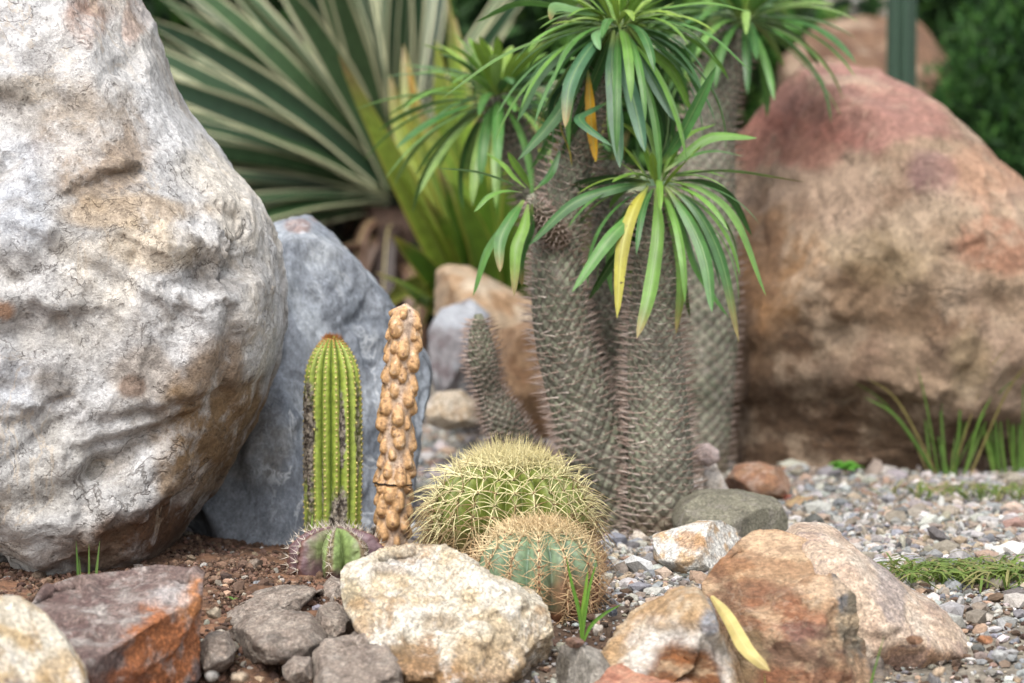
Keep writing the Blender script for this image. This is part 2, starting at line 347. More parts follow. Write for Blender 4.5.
rock('ironstone_rock', 'flat-topped purple-grey rock with a rusty orange broken face at the bottom left',
     [(24,602),(60,592),(110,588),(140,583),(192,586),(196,600),(194,640),(192,690),(170,730),(80,740),(20,700),(16,640)],
     2.98, .16, M['purple'], [C(128,110,104), C(108,88,84), C(158,150,144)],
     patches=[(165,650,40,52,C(164,102,62),.95),(120,690,44,34,C(150,92,60),.9),(185,610,14,20,C(196,130,76),.8),(165,604,26,10,C(188,184,182),.6)],
     chip=((30, .12), (160, .1)), sub=7, k=3, facets=[(-.05,-.42,.9,.42),(.72,-.72,-.05,.42),(.2,-.95,-.1,.62)], nfac=2, fd=.95, amp=.03, ridge=.025, seed=41)
rock('cream_rock', 'blurred cream and yellow rounded rock cut off by the bottom left corner',
     [(-60,620),(-20,600),(10,600),(40,618),(62,645),(82,675),(92,720),(60,770),(-60,770),(-90,700)], 2.8, .12, M['cream'], [C(228,216,194), C(238,230,212), C(214,188,148)],
     patches=[(20,690,40,24,C(120,100,104),.85),(60,680,30,30,C(190,150,90),.5)], sub=6, k=2.5, seed=44, nfac=3, facets=[(.5,-.6,.6,.55)])

# group of grey mudstone rocks
gm = [C(156,142,130), C(134,120,110), C(172,160,148)]
G = 'grey mudstone rocks piled at the lower left'
for nm, lab, ol, D_, T_, sd_ in [
    ('mudstone', 'grey flat mudstone topmost of the pile beside the small ribbed cactus', [(226,612),(250,600),(285,592),(312,590),(326,602),(322,616),(290,624),(245,626)], 3.28, .09, 51),
    ('mudstone', 'wide smooth grey mudstone in the middle of the pile, right of the green seedling', [(222,640),(240,622),(275,614),(310,618),(328,636),(322,652),(290,660),(240,662),(222,655)], 3.14, .08, 52),
    ('mudstone', 'grey-brown mudstone block at the very bottom, left of the cream rock', [(308,662),(320,650),(350,646),(385,650),(402,668),(405,700),(370,720),(315,710)], 3.0, .07, 53),
    ('mudstone', 'small dark mudstone wedged between the pile and the cream rock', [(318,608),(334,604),(350,618),(356,640),(345,650),(322,644),(312,628)], 3.2, .05, 54),
    ('mudstone', 'brown mudstone chip leaning on the lower left flank of the cream rock', [(350,636),(368,628),(384,640),(388,656),(372,664),(355,656)], 3.08, .04, 55),
    ('mudstone', 'small round mudstone at the bottom edge below the wide smooth one', [(282,668),(294,658),(310,660),(314,676),(304,690),(286,688)], 3.02, .035, 56),
    ('mudstone', 'dark shaded mudstone under the green seedling', [(196,650),(206,636),(226,634),(236,650),(232,668),(212,676),(198,668)], 3.1, .05, 57),
    ('mudstone', 'upright mudstone touching the small ribbed cactus', [(318,592),(330,578),(346,582),(350,600),(340,612),(322,608)], 3.36, .05, 58),
    ]:
    rock(nm, lab, ol, D_, T_, M['grey'], gm, chip=((24, .12), (120, .08)), sub=6, k=2.6, facets=[(-.1,-.35,.93,.45)] if sd_ in (51, 52, 53) else (), nfac=5, fd=.8, amp=.05, ridge=.04, seed=sd_, group=G, strata=.02)

rock('arched_rock', 'white-edged tan rock with a rusty brown hollow at the bottom, left of the yellow leaf',
     [(590,676),(600,656),(622,630),(647,608),(674,594),(698,590),(712,604),(722,632),(738,660),(748,690),(740,730),(640,740),(596,712)],
     3.06, .1, M['rust'], [C(176,146,110), C(196,178,152), C(160,128,92)],
     pd=.3, patches=[(676,664,60,54,C(224,220,212),.95),(706,613,12,14,C(158,162,170),.9),(680,668,44,44,C(112,72,42),1),(650,688,44,26,C(128,80,48),1),(676,650,12,7,C(150,98,60),.7),(700,690,30,26,C(118,74,46),1)],
     chip=((30, .14), (160, .12)), sub=6, k=2.6, facets=[(-.6,-.5,.75,.62)], nfac=3, fd=.9, amp=.05, ridge=.05, seed=61, dents=[(684,654,32,24,0,.34),(655,668,24,14,0,.2)])
rock('red_rock', 'low brick-red rock along the bottom edge beneath the arched rock',
     [(590,686),(612,672),(650,667),(690,672),(716,686),(716,730),(640,750),(600,720)], 2.98, .06, M['rust'], [C(172,122,100), C(196,156,130), C(156,104,84)], sub=5, seed=62, facets=[(0,-.3,.9,.5)], patches=[(665,668,12,7,C(180,180,178),.8)])
rock('grey_rock', 'small angular grey rock with a dark left face, between the cream and arched rocks',
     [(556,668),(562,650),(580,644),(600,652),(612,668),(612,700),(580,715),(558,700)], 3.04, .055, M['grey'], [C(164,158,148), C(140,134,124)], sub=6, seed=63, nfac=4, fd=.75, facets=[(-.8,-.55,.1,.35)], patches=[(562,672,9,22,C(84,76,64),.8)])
rock('sandstone_rock', 'big orange-brown and grey sandstone rock at the lower right, right of the yellow leaf',
     [(702,591),(718,572),(742,551),(762,541),(788,540),(812,546),(828,561),(846,584),(866,606),(888,632),(912,658),(928,720),(860,750),(760,745),(735,690),(722,650),(708,612)],
     3.13, .15, M['rust'], [C(166,134,104), C(180,150,120), C(146,112,86)],
     patches=[(852,604,26,50,C(118,112,98),.9),(885,655,36,40,C(116,110,104),.9),(838,580,8,34,C(96,100,108),.7),(740,575,30,16,C(150,108,76),.7),(725,600,14,30,C(112,82,66),.6),(775,610,50,24,C(144,92,66),.7),(790,640,50,16,C(98,74,62),.8),(730,630,30,40,C(120,94,72),.6),(760,590,40,10,C(120,86,66),.6),(820,585,30,10,C(216,190,160),.6),(800,620,30,10,C(90,72,76),.5),(780,552,50,12,C(214,186,154),.6),(740,650,26,30,C(128,112,84),.6),(790,665,60,14,C(120,72,50),.7)],
     sub=7, k=2.5, facets=[(.62,-.7,.25,.5),(-.5,-.7,.5,.62),(-.1,-.5,.85,.62)], nfac=3, fd=.88, amp=.045, ridge=.035, seed=71, strata=.012, chip=((36, .16), (220, .12)), dents=[(800,620,50,7,-20,.05),(770,640,50,6,-12,.05),(838,560,5,60,10,.03)])
rock('pink_rock', 'pinkish sloping rock behind the big orange sandstone rock at the right',
     [(786,548),(798,531),(824,531),(850,544),(880,566),(912,590),(938,605),(958,624),(970,645),(965,680),(900,710),(840,700),(796,620)],
     3.24, .15, M['pink'], [C(198,176,154), C(182,158,138), C(210,194,176)],
     patches=[(880,575,20,40,C(132,130,138),.5),(900,650,50,30,C(186,140,106),.6)], sub=6, k=2.2, facets=[], nfac=2, fd=.88, amp=.04, ridge=.03, seed=72, strata=.015, chip=((36, .07), (220, .07)))
rock('grey_green_rock', 'grey-green block behind the pink rock, right of the spiny trunks',
     [(672,520),(680,502),(700,493),(740,493),(780,502),(788,520),(786,540),(740,552),(680,548)], 3.85, .1, M['grey'], [C(138,134,116), C(126,122,106)], sub=6, k=4, seed=73, nfac=2, facets=[(0,-.5,.8,.7),(.5,-.8,0,.8)])
rock('white_rock', 'small white and tan rock lying in front of the grey-green block',
     [(652,536),(668,531),(700,522),(722,521),(738,532),(744,552),(730,572),(680,576),(654,560)], 3.58, .06, M['cream'], [C(226,222,214), C(206,176,140)], sub=6, seed=74, nfac=0, facets=[(-.3,-.6,.7,.6),(.7,-.6,.3,.6)], patches=[(690,538,22,9,C(186,146,106),.8)])
rock('brown_rock', 'low brown rock on the gravel at the foot of the big sandstone boulder',
     [(726,482),(735,466),(760,462),(785,470),(794,484),(785,498),(750,502),(730,498)], 4.42, .08, M['rust'], [C(172,128,98), C(150,110,90), C(190,160,140)], sub=5, seed=75)
rock('pink_stone', 'small pale pink stone balanced on the whitish stump beside the rear trunk', [(692,455),(697,444),(709,443),(719,450),(720,460),(709,467),(696,465)], 4.2, .02, M['pink'], [C(236,214,206), C(222,196,188)], sub=4, seed=76)
rock('stump', 'whitish broken stump under the small pink stone', [(703,464),(716,463),(722,476),(732,496),(730,512),(706,512),(703,490)], 4.22, .025, M['pink'], [C(226,216,204), C(204,188,170)], sub=5, seed=77, cat='stump')
rock('backdrop_rock', 'tan ochre pointed rock behind the short spiny shoot', [(434,300),(436,272),(446,265),(470,268),(500,284),(530,300),(556,330),(566,400),(552,440),(490,446),(440,430)], 5.4, .16, M['tan'], [C(190,166,138), C(172,138,104), C(200,182,158)], sub=6, seed=81, nfac=6, fd=.75, patches=[(490,380,40,50,C(176,136,96),.7)], cat='rock')
rock('backdrop_rock', 'blue-grey and mauve angular rock left of the short spiny shoot', [(428,330),(440,310),(470,300),(490,316),(484,360),(474,400),(440,404),(428,370)], 5.1, .1, M['slate'], [C(136,132,134), C(120,110,112)], sub=6, seed=82, nfac=6, fd=.72, patches=[(455,315,30,14,C(178,182,188),.8)], cat='rock')
rock('backdrop_rock', 'pale cream flat stone at the foot of the mauve angular rock', [(424,408),(436,392),(462,390),(480,404),(484,424),(450,430),(428,424)], 4.85, .07, M['cream'], [C(216,200,178), C(200,178,150)], sub=5, seed=83, cat='rock')
rock('backdrop_rock', 'orange-brown low rock right behind the short spiny shoot', [(500,330),(530,320),(560,340),(575,400),(560,436),(520,440),(498,420)], 5.0, .1, M['tan'], [C(176,142,110), C(156,120,90)], sub=6, seed=84, nfac=5, cat='rock')
rock('distant_boulder', 'blurred brown boulder far behind, above the top of the sandstone boulder', [(770,160),(780,60),(820,25),(870,14),(915,20),(945,60),(960,160),(900,230),(800,230)], 8.2, .5, M['tan'], [C(128,98,76), C(112,84,66)], sub=5, seed=85, cat='boulder')
rock('distant_boulder', 'blurred pale grey boulder far behind at the top edge, right of the leafy crowns', [(760,60),(775,5),(820,-25),(900,-20),(940,20),(950,90),(850,130),(770,110)], 9.6, .5, M['pale'], [C(176,166,156), C(150,140,130)], sub=5, seed=86, cat='boulder')

# ------------------------------------------------------------------ ground
def gz(x, y):
    x = np.asarray(x, float); y = np.asarray(y, float)
    z = -.13*sstep(0, 1, (3.38-y)/.65)
    z = z+.022*np.exp(-((x+.33)/.16)**2-((y-3.5)/.2)**2)
    p = np.stack((x, y, x*0), -1).reshape(-1, 3)
    q = fbm(p*2.5, 4, 77).reshape(x.shape)*.009*np.clip((y+2)/3, 0, 1)
    return z+q
def soilmask(x, y):
    p = np.stack((x, y, x*0), -1).reshape(-1, 3); n_ = fbm(p*6, 4, 88).reshape(np.shape(x))
    return 1-sstep(-.2, -.1, x+n_*.12-.09*sstep(0, 1, (3.4-y)/.2)*0+np.where(y > 3.9, .5, 0))
def axis(a, b, st, far):
    o = list(np.arange(a, b, st)); s_ = st; x = b
    while x < far: o.append(x); s_ *= 1.35; x += s_
    o.append(far); s_ = st; x = a; L = []
    while x > -far: s_ *= 1.35; x -= s_; L.append(max(x, -far))
    return np.array(L[::-1]+o)
gx, gy = axis(-1.1, 1.5, .011, 60), axis(2.5, 6.2, .011, 120)
X, Y = np.meshgrid(gx, gy); Z = gz(X, Y)
p3 = np.stack((X, Y, 0*X), -1).reshape(-1, 3)
near = ((X > -1.2) & (X < 1.6) & (Y > 2.4) & (Y < 6.4)).ravel()
sm = soilmask(X, Y).ravel()
rough = np.zeros(len(p3)); rough[near] = fbm(p3[near]*22, 4, 5)*(.006+.010*sm[near])
Z = Z.ravel()+rough
gc = C(132,124,112)[None]*np.ones((len(p3), 1)); m = sm[:, None]
rb = sstep(-.3, .3, fbm(p3*9, 4, 13))[:, None]; soilc = C(128,94,72)*(1-rb)+C(104,78,60)*rb
hum = np.exp(-((p3[:, 0]-.08)/.12)**2-((p3[:, 1]-3.2)/.16)**2)[:, None]
gc = gc*(1-hum)+C(88,68,54)*hum
gc = gc*(1-m)+soilc*m
nx_, ny_ = len(gx), len(gy); idx = np.arange(nx_*ny_).reshape(ny_, nx_)
F = np.stack((idx[:-1, :-1], idx[:-1, 1:], idx[1:, 1:], idx[1:, :-1]), -1).reshape(-1, 4)
mb = MB(); mb.add(np.stack((p3[:, 0], p3[:, 1], Z), 1), F, gc)
tag(mb.build('ground', M['soil']), kind='structure')

def rotm(n, rs):
    q = norm(rs.normal(size=(n, 4))); w_, x, y, z = q.T
    return np.stack((1-2*(y*y+z*z), 2*(x*y-z*w_), 2*(x*z+y*w_), 2*(x*y+z*w_), 1-2*(x*x+z*z), 2*(y*z-x*w_), 2*(x*z-y*w_), 2*(y*z+x*w_), 1-2*(x*x+y*y)), 1).reshape(-1, 3, 3)
def pebbles(name, mat, xs, ys, rad, cols, sub=1, seed=0, lift=.3, flat=.6, smooth=False):
    rs = np.random.RandomState(seed); u, f = ico(sub); n = len(xs); vs = []
    for k in range(8):
        v = u.copy()
        for j in range(7):
            d = norm(rs.normal(size=3)); dd = .55+.3*rs.rand(); s_ = v@d; v = v-np.maximum(s_-dd, 0)[:, None]*d
        vs.append(v)
    vs = np.array(vs); pick = rs.randint(0, 8, n)
    v = vs[pick]*(rad[:, None, None]*np.stack((.8+.6*rs.rand(n), .7+.4*rs.rand(n), flat*(.7+.5*rs.rand(n))), 1)[:, None, :])
    # tilt around mostly-flat pose
    R = rotm(n, rs); a = rs.rand(n)*2*PI; Rz = np.zeros((n, 3, 3)); Rz[:, 0, 0] = np.cos(a); Rz[:, 0, 1] = -np.sin(a); Rz[:, 1, 0] = np.sin(a); Rz[:, 1, 1] = np.cos(a); Rz[:, 2, 2] = 1
    use = rs.rand(n) < .35; R = np.where(use[:, None, None], R, Rz)
    v = np.einsum('nij,nkj->nki', R, v)
    z = gz(xs, ys)+rad*lift
    v += np.stack((xs, ys, z), 1)[:, None, :]
    m_ = len(u); ff = f[None]+(np.arange(n)*m_)[:, None, None]
    cc = np.repeat(cols[:, None, :], m_, 1).reshape(-1, 3)
    mb = MB(); mb.add(v.reshape(-1, 3), ff.reshape(-1, 3), cc); return mb.build(name, mat, smooth=smooth)
def pal(n, palette, rs, jit=.3):
    p = np.array([c for c, _ in palette]); w_ = np.array([w for _, w in palette], float); k = rs.choice(len(p), n, p=w_/w_.sum())
    return (p[k]*.8+p[k].mean(1, keepdims=True)*.2)*.82*(1+jit*(rs.rand(n, 1)*2-1))*(1+.06*(rs.rand(n, 3)*2-1))
GP = [(C(172,170,168), 3), (C(152,154,158), 2.2), (C(198,192,182), 3), (C(196,172,146), 2.2), (C(218,212,206), 2), (C(122,120,116), 1.6), (C(168,136,114), .9), (C(164,150,132), 3)]
rs = np.random.RandomState(1)
def scatter(n, x0, x1, y0, y1, rs, keep):
    x = rs.uniform(x0, x1, n); y = rs.uniform(y0, y1, n); k = keep(x, y); return x[k], y[k]
gk = lambda x, y: (soilmask(x, y) < .4+.15*rs.rand(len(x))) & (np.abs(x) < .23*y+.25) & ~((y < 3.5) & (x < .0)) & ~((y < 3.3) & (x < .3))
x, y = scatter(40000, -1.2, 1.5, 2.9, 6.3, rs, gk); r = np.clip(np.exp(rs.normal(-5.05, .48, len(x))), .0035, .024)
tag(pebbles('gravel', M['pebble'], x, y, r, pal(len(x), GP, rs), 1, 2), 'mixed grey, tan and white gravel covering the bed', 'gravel', kind='stuff')
x, y = scatter(42000, -.3, 1.0, 2.95, 4.7, rs, lambda x, y: (soilmask(x, y) < .5) & ~((y < 3.3) & (rs.rand(len(x)) < .5))); r = np.clip(np.exp(rs.normal(-6.05, .4, len(x))), .0012, .006)
tag(pebbles('grit', M['pebble'], x, y, r, pal(len(x), GP, rs), 0, 3, lift=.6), 'fine grey grit around the cacti and spiny trunks', 'grit', kind='stuff')
CP = [(C(134,98,76), 4), (C(112,84,66), 3), (C(150,116,92), 2), (C(82,58,44), 2), (C(170,160,150), .25), (C(150,126,100), .4)]
x, y = scatter(60000, -.95, .0, 2.9, 3.9, rs, lambda x, y: soilmask(x, y) > .35); r = np.clip(np.exp(rs.normal(-6.5, .55, len(x))), .0008, .008)
tag(pebbles('soil_crumbs', M['clod'], x, y, r, pal(len(x), CP, rs), 1, 4, lift=.5, flat=.8), 'crumbly red-brown soil under the huge pale boulder', 'soil', kind='stuff')
HP = [(C(110,84,64), 3), (C(84,64,52), 3), (C(176,166,150), 2), (C(196,160,126), 1.5), (C(140,140,144), 1)]
x, y = scatter(5000, -.35, .8, 2.75, 3.4, rs, lambda x, y: x == x); r = np.clip(np.exp(rs.normal(-5.6, .5, len(x))), .002, .012)
tag(pebbles('rubble', M['pebble'], x, y, r, pal(len(x), HP, rs), 1, 5, lift=.4), 'loose brown and pale rubble between the front rocks', 'rubble', kind='stuff')
# ------------------------------------------------------------------ plant builders
def path(pts, n):
    """Catmull-Rom through control points, n samples"""
    p = np.asarray(pts, float); p = np.vstack((2*p[0]-p[1], p, 2*p[-1]-p[-2])); m = len(p)-3
    t = np.linspace(0, m-1e-6, n); i = t.astype(int); f = (t-i)[:, None]
    a, b, c, d = p[i], p[i+1], p[i+2], p[i+3]
    return .5*((2*b)+(-a+c)*f+(2*a-5*b+4*c-d)*f**2+(-a+3*b-3*c+d)*f**3)
def ribbon(mb, pts, width, side, col, fold=.25, prof=None, tipcol=None, basecol=None, n=16, rnd=0, k=5, twist=0, wave=0):
    c = path(pts, n) if len(pts) != n else np.asarray(pts)
    t = np.linspace(0, 1, n); T_ = norm(np.gradient(c, axis=0))
    s_ = norm(np.asarray(side, float)[None]-(T_@np.asarray(side, float))[:, None]*T_)
    nn = np.cross(s_, T_)
    if twist: a = twist*t[:, None]; s_, nn = s_*np.cos(a)+nn*np.sin(a), nn*np.cos(a)-s_*np.sin(a)
    if prof is None: w_ = np.sin(PI*np.clip(t*.93+.07, 0, 1)**.75)**.8
    else: w_ = np.interp(t, *prof)
    w_ = np.maximum(w_*width/2, width*.012)
    q = np.linspace(-1, 1, k)
    V = c[:, None]+s_[:, None]*(q[None, :, None]*w_[:, None, None])+nn[:, None]*((np.abs(q)[None, :, None]*fold+wave*np.sin(t*17+rnd*9)[:, None, None]*q[None, :, None])*w_[:, None, None])
    cc = np.tile(np.asarray(col, float), (n, 1))
    if tipcol is not None: m_ = sstep(.72, 1, t)[:, None]; cc = cc*(1-m_)+np.asarray(tipcol)*m_
    cc = cc*(1+.16*fbm(np.stack((t*5, t*0+rnd*31, t*0), 1), 3, 3))[:, None]
    if basecol is not None: m_ = (1-sstep(.03, .2, t))[:, None]; cc = cc*(1-m_)+np.asarray(basecol)*m_
    ids = np.arange(n*k).reshape(n, k); F = np.stack((ids[:-1, :-1], ids[:-1, 1:], ids[1:, 1:], ids[1:, :-1]), -1).reshape(-1, 4)
    uvw = np.stack(np.broadcast_arrays((q[None]+1)/2, t[:, None], np.full((1, 1), rnd)), -1).reshape(-1, 3)
    mb.add(V.reshape(-1, 3), F, np.repeat(cc, k, 0), uvw)
def spines(mb, b, d, L, r, col, tip=None, bend=None, seg=3, lift=0.):
    """batch of thin tapering spines; bend is a per-spine vector added quadratically"""
    b, d = np.asarray(b, float), norm(d); n = len(b); L = np.broadcast_to(L, n); r = np.broadcast_to(r, n)
    bend = np.zeros((n, 3)) if bend is None else bend
    a = norm(np.cross(d, np.array((.31, .52, .79)))); c = np.cross(d, a); vs = []; cs = []
    col = np.broadcast_to(col, (n, 3)); tip = col if tip is None else np.broadcast_to(tip, (n, 3))
    for i in range(seg+1):
        t = i/seg; ctr = b+d*(L*t)[:, None]+bend*(L*t*t)[:, None]; rr = (r*(1-t)**.7+r*.05)[:, None]
        for k in range(3):
            an = 2*PI*k/3; vs.append(ctr+(a*math.cos(an)+c*math.sin(an))*rr); cs.append(col*(1-t)+tip*t)
    V = np.stack(vs, 1); Cc = np.stack(cs, 1); m = 3*(seg+1); F = []
    for i in range(seg):
        for k in range(3): F.append((i*3+k, i*3+(k+1) % 3, i*3+3+(k+1) % 3, i*3+3+k))
    F = np.array(F)[None]+(np.arange(n)*m)[:, None, None]
    mb.add(V.reshape(-1, 3), F.reshape(-1, 4), Cc.reshape(-1, 3))
def grid_faces(nr, nc, wrap=True):
    i = np.arange(nr-1)[:, None]; j = np.arange(nc if wrap else nc-1)[None]; j2 = (j+1) % nc
    return np.stack((i*nc+j, i*nc+j2, (i+1)*nc+j2, (i+1)*nc+j), -1).reshape(-1, 4)
def frames(c):
    T_ = norm(np.gradient(c, axis=0)); ref = np.array((0, -1., 0)); A = norm(np.cross(T_, np.cross(ref, T_))); return T_, A, np.cross(T_, A)

M['trunk'] = plain_mat('spiny_bark', .85, .55, 220, .5, .0015)
M['spine'] = plain_mat('spine', .6, .2, 300, 0)
M['cactus'] = plain_mat('cactus_skin', .5, .4, 130, .35, .001, .4)
M['knob'] = plain_mat('knobby_skin', .55, .55, 170, .6, .0012, .35)
M['wax'] = plain_mat('old_bark', .9, .5, 60, .6, .003)
M['palm'] = leaf_mat('strap_leaf', rib=C(132,160,100), ribw=.045, rough=.36)
M['yellow'] = leaf_mat('yellow_leaf', rib=C(205,205,110), ribw=.05, spots=C(90,70,30))
M['striped'] = leaf_mat('striped_leaf', ribw=0, margin=C(208,208,168), mw=.105, rough=.45, stripe=.5, trans=.12)
M['broad'] = leaf_mat('broad_leaf', ribw=0, margin=C(180,180,80), mw=.06, rough=.45, stripe=.4)
M['blade'] = leaf_mat('grass_blade', rib=C(150,190,90), ribw=.03, rough=.5, trans=.35)
M['bush'] = plain_mat('bush_leaf', .6, .4, 14, 0, trans=.2)
M['dry'] = leaf_mat('dry_leaf', rib=C(240,225,160), ribw=.04, rough=.5, stripe=.3, trans=.3)

def ribbed(H, prof, n, depth, colf, c0, sharp=1., nphi=None, nt_=150, lean=(0, 0), sway=None, phase=0, disp=None, edge=1.0):
    """ribbed cactus body. prof: (t list, radius list). returns verts, faces, colours and a sampler of the rib crests"""
    nphi = nphi or n*18; t = np.linspace(0, 1, nt_); ph = np.arange(nphi)/nphi*2*PI
    R = np.interp(t, *prof); Tt, Ph = np.meshgrid(t, ph, indexing='ij')
    w_ = np.abs(np.sin(n*(Ph-phase)/2))**sharp        # 0 in the valley ... 1 on the crest
    rr = R[:, None]*(1-depth*(1-w_)); z = t*H
    x = rr*np.cos(Ph)+lean[0]*Tt**1.5; y = rr*np.sin(Ph)+lean[1]*Tt**1.5; zz = np.broadcast_to(z[:, None], Tt.shape).copy()
    V = np.stack((x, y, zz), -1)
    if disp is not None:
        dd = disp(V.reshape(-1, 3), Tt.ravel(), w_.ravel()).reshape(Tt.shape); V[..., 0] += dd*np.cos(Ph); V[..., 1] += dd*np.sin(Ph)
    col = colf(V.reshape(-1, 3), Tt.ravel(), w_.ravel())
    return V.reshape(-1, 3), grid_faces(nt_, nphi), col
def circ_prof(H, R, n=40, base=.75, p=2., top=.0):
    """flattened ball profile along height"""
    t = np.linspace(0, 1, n); a = (t-.42)/np.where(t < .42, .42/base, .58); r = R*np.clip(1-np.abs(a)**p, 0, 1)**(1/p)
    return t, r
def areoles(H, prof, n, ts, phase=0, lean=(0, 0), off=0.):
    R = np.interp(ts, *prof); dR = np.interp(ts+.01, *prof)-np.interp(ts-.01, *prof)
    out = []; nrm = []; tt = []; rid = []
    for k in range(n):
        ph = phase+2*PI*(k+.5)/n; c, s = math.cos(ph), math.sin(ph)
        x = (R+off)*c+lean[0]*ts**1.5; y = (R+off)*s+lean[1]*ts**1.5; out.append(np.stack((x, y, ts*H), 1))
        nn = norm(np.stack((np.full(len(ts), .02*H), -dR), 1)); nrm.append(np.stack((nn[:, 0]*c, nn[:, 0]*s, nn[:, 1]), 1)); tt.append(ts); rid.append(np.full(len(ts), ph))
    return np.concatenate(out), np.concatenate(nrm), np.concatenate(tt), np.concatenate(rid)
def fan(A, Nn, k, L, up, rs, spread=1.):
    """k spines per areole spread around the outward normal"""
    b = np.repeat(A, k, 0); n_ = np.repeat(Nn, k, 0); m = len(b)
    s_ = norm(np.cross(n_, (0, 0, 1.))+1e-6); u = np.cross(s_, n_)
    a = (np.tile(np.arange(k), len(A))/k*2*PI+rs.rand(m)*.7); el = spread*(.55+.75*rs.rand(m))
    d = n_*np.cos(el)[:, None]+(s_*np.cos(a)[:, None]+u*np.sin(a)[:, None])*np.sin(el)[:, None]
    return b, norm(d+np.array((0, 0, up))), n_

# ------------------------------------------------------------------ golden barrel cactus
rs = np.random.RandomState(21)
base = P(510, 566, 3.56); base[2] = gz(base[0], base[1])-.01
t_ = empty('barrel_cactus', tuple(base), 'large round barrel cactus bristling with pale yellow spines behind the smaller blue-green one', 'cactus')
H, R_, n_ = .172, .101, 23; top = P(512, 458, 3.56)[2]-base[2]; H = top
pr = circ_prof(H, R_, base=.9, p=2.3); 
def cf(V, t, w_):
    c = np.tile(C(128,144,60), (len(V), 1)); c = c*(1-w_[:, None]*.4)+C(160,168,84)*w_[:, None]*.4
    c = c*.78; m = (1-sstep(.25, .6, t+.15*fbm(V*30, 3, 4)))[:, None]; return c*(1-m)+C(104,84,56)*m
V, F, cc = ribbed(H, pr, n_, .22, cf, None, 1.1, nt_=90)
mb = MB(); mb.add(V+base, F, cc); mb.build('body', M['cactus'], t_, base)
ts = 1-np.linspace(.0, 1, 12)[1:]**.85*.97; ts = np.concatenate((ts, [.985, .97, .95]))
A, Nn, tt, rid = areoles(H, pr, n_, ts)
mb = MB(); k = 8; b, d, nb = fan(A, Nn, k, 1, .12, rs, 1.05); tk = np.repeat(tt, k)
L = (.030+.020*rs.rand(len(b)))*(1-.3*(tk > .93)); bend = np.stack((rs.normal(size=len(b))*.12, rs.normal(size=len(b))*.12, -.65*(1-tk)-.2+0*tk), 1)
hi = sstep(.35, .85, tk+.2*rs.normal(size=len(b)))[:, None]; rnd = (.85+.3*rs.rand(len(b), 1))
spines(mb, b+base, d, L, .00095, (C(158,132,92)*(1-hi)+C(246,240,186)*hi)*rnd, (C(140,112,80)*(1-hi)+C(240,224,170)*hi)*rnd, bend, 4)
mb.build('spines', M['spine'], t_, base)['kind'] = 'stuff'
mb = MB(); v, f = ico(1)
for q in range(len(A)): mb.add(A[q]+base+v*.0026, f, C(120,96,66))
mb.build('areoles', M['spine'], t_, base)['kind'] = 'stuff'
# dense cream top tuft
m_ = 760; a = rs.rand(m_)*2*PI; rr = R_*.5*np.sqrt(rs.rand(m_)); b = np.stack((rr*np.cos(a), rr*np.sin(a), H*(1-.16*(rr/(R_*.5))**2)-.006), 1)
d = np.stack((rr*np.cos(a)*14, rr*np.sin(a)*14, np.full(m_, 1.)), 1)+rs.normal(size=(m_, 3))*.35; mb = MB()
spines(mb, b+base, d, .024+.022*rs.rand(m_), .0009, C(248,244,200)*(.85+.3*rs.rand(m_, 1)), C(228,210,150), None, 2)
mb.build('crown_tuft', M['spine'], t_, base)['kind'] = 'stuff'

# ------------------------------------------------------------------ small blue-green barrel cactus
base = P(538, 622, 3.3); base[2] = gz(base[0], base[1])-.012; H = P(540, 527, 3.3)[2]-base[2]; R_ = .072; n_ = 13
t_ = empty('barrel_cactus', tuple(base), 'small blue-green barrel cactus with tan spines and reddish scars beside the cream rock', 'cactus')
pr = circ_prof(H, R_, base=.75, p=2.4)
def cf(V, t, w_):
    c = np.tile(C(122,144,112), (len(V), 1)); c = c*(1+.25*fbm(V*40, 3, 9)[:, None])
    v_ = sstep(.5, .0, w_)[:, None]; c = c*(1-v_*.6)+C(96,124,108)*v_*.6
    dw = sstep(-.02, .03, V[:, 0]-.015+.03*fbm(V*28, 3, 5))*(1-sstep(.35, .75, t+.3*fbm(V*22, 4, 6)))
    m = np.maximum(dw, (1-sstep(.1, .25, t+.12*fbm(V*30, 3, 7))))[:, None]*.9; c = c*(1-m)+C(134,84,60)*m
    e = (sstep(.985, .998, w_)*.6)[:, None]; return c*(1-e)+C(146,100,74)*e
V, F, cc = ribbed(H, pr, n_, .2, cf, None, .75, nt_=110, phase=.13)
mb = MB(); mb.add(V+base, F, cc); mb.build('body', M['cactus'], t_, base)
ts = np.concatenate((1-np.linspace(0, 1, 13)[1:]**.9*.95, [.99, .975, .96, .94]))
A, Nn, tt, rid = areoles(H, pr, n_, ts, phase=.13)
mb = MB(); k = 8; b, d, nb = fan(A, Nn, k, 1, .1, rs, 1.2); tk = np.repeat(tt, k)
L = (.018+.016*rs.rand(len(b))); hi = sstep(.5, .9, tk)[:, None]; rnd = (.8+.4*rs.rand(len(b), 1))
spines(mb, b+base, d, L, .00075, (C(226,200,156)*(1-hi)+C(246,230,186)*hi)*rnd, (C(190,140,104)*(1-hi)+C(226,192,144)*hi)*rnd, rs.normal(size=(len(b), 3))*.08, 2)
mb.build('spines', M['spine'], t_, base)['kind'] = 'stuff'
mb = MB()
for q in range(len(A)): mb.add(A[q]+base+v*.0022, f, C(140,92,64))
mb.build('areoles', M['spine'], t_, base)['kind'] = 'stuff'
m_ = 520; a = rs.rand(m_)*2*PI; rr = R_*.62*np.sqrt(rs.rand(m_)); b = np.stack((rr*np.cos(a), rr*np.sin(a), H*(1-.2*(rr/(R_*.6))**2)-.004), 1)
d = np.stack((rr*np.cos(a)*22, rr*np.sin(a)*22, np.full(m_, 1.)), 1)+rs.normal(size=(m_, 3))*.3; mb = MB()
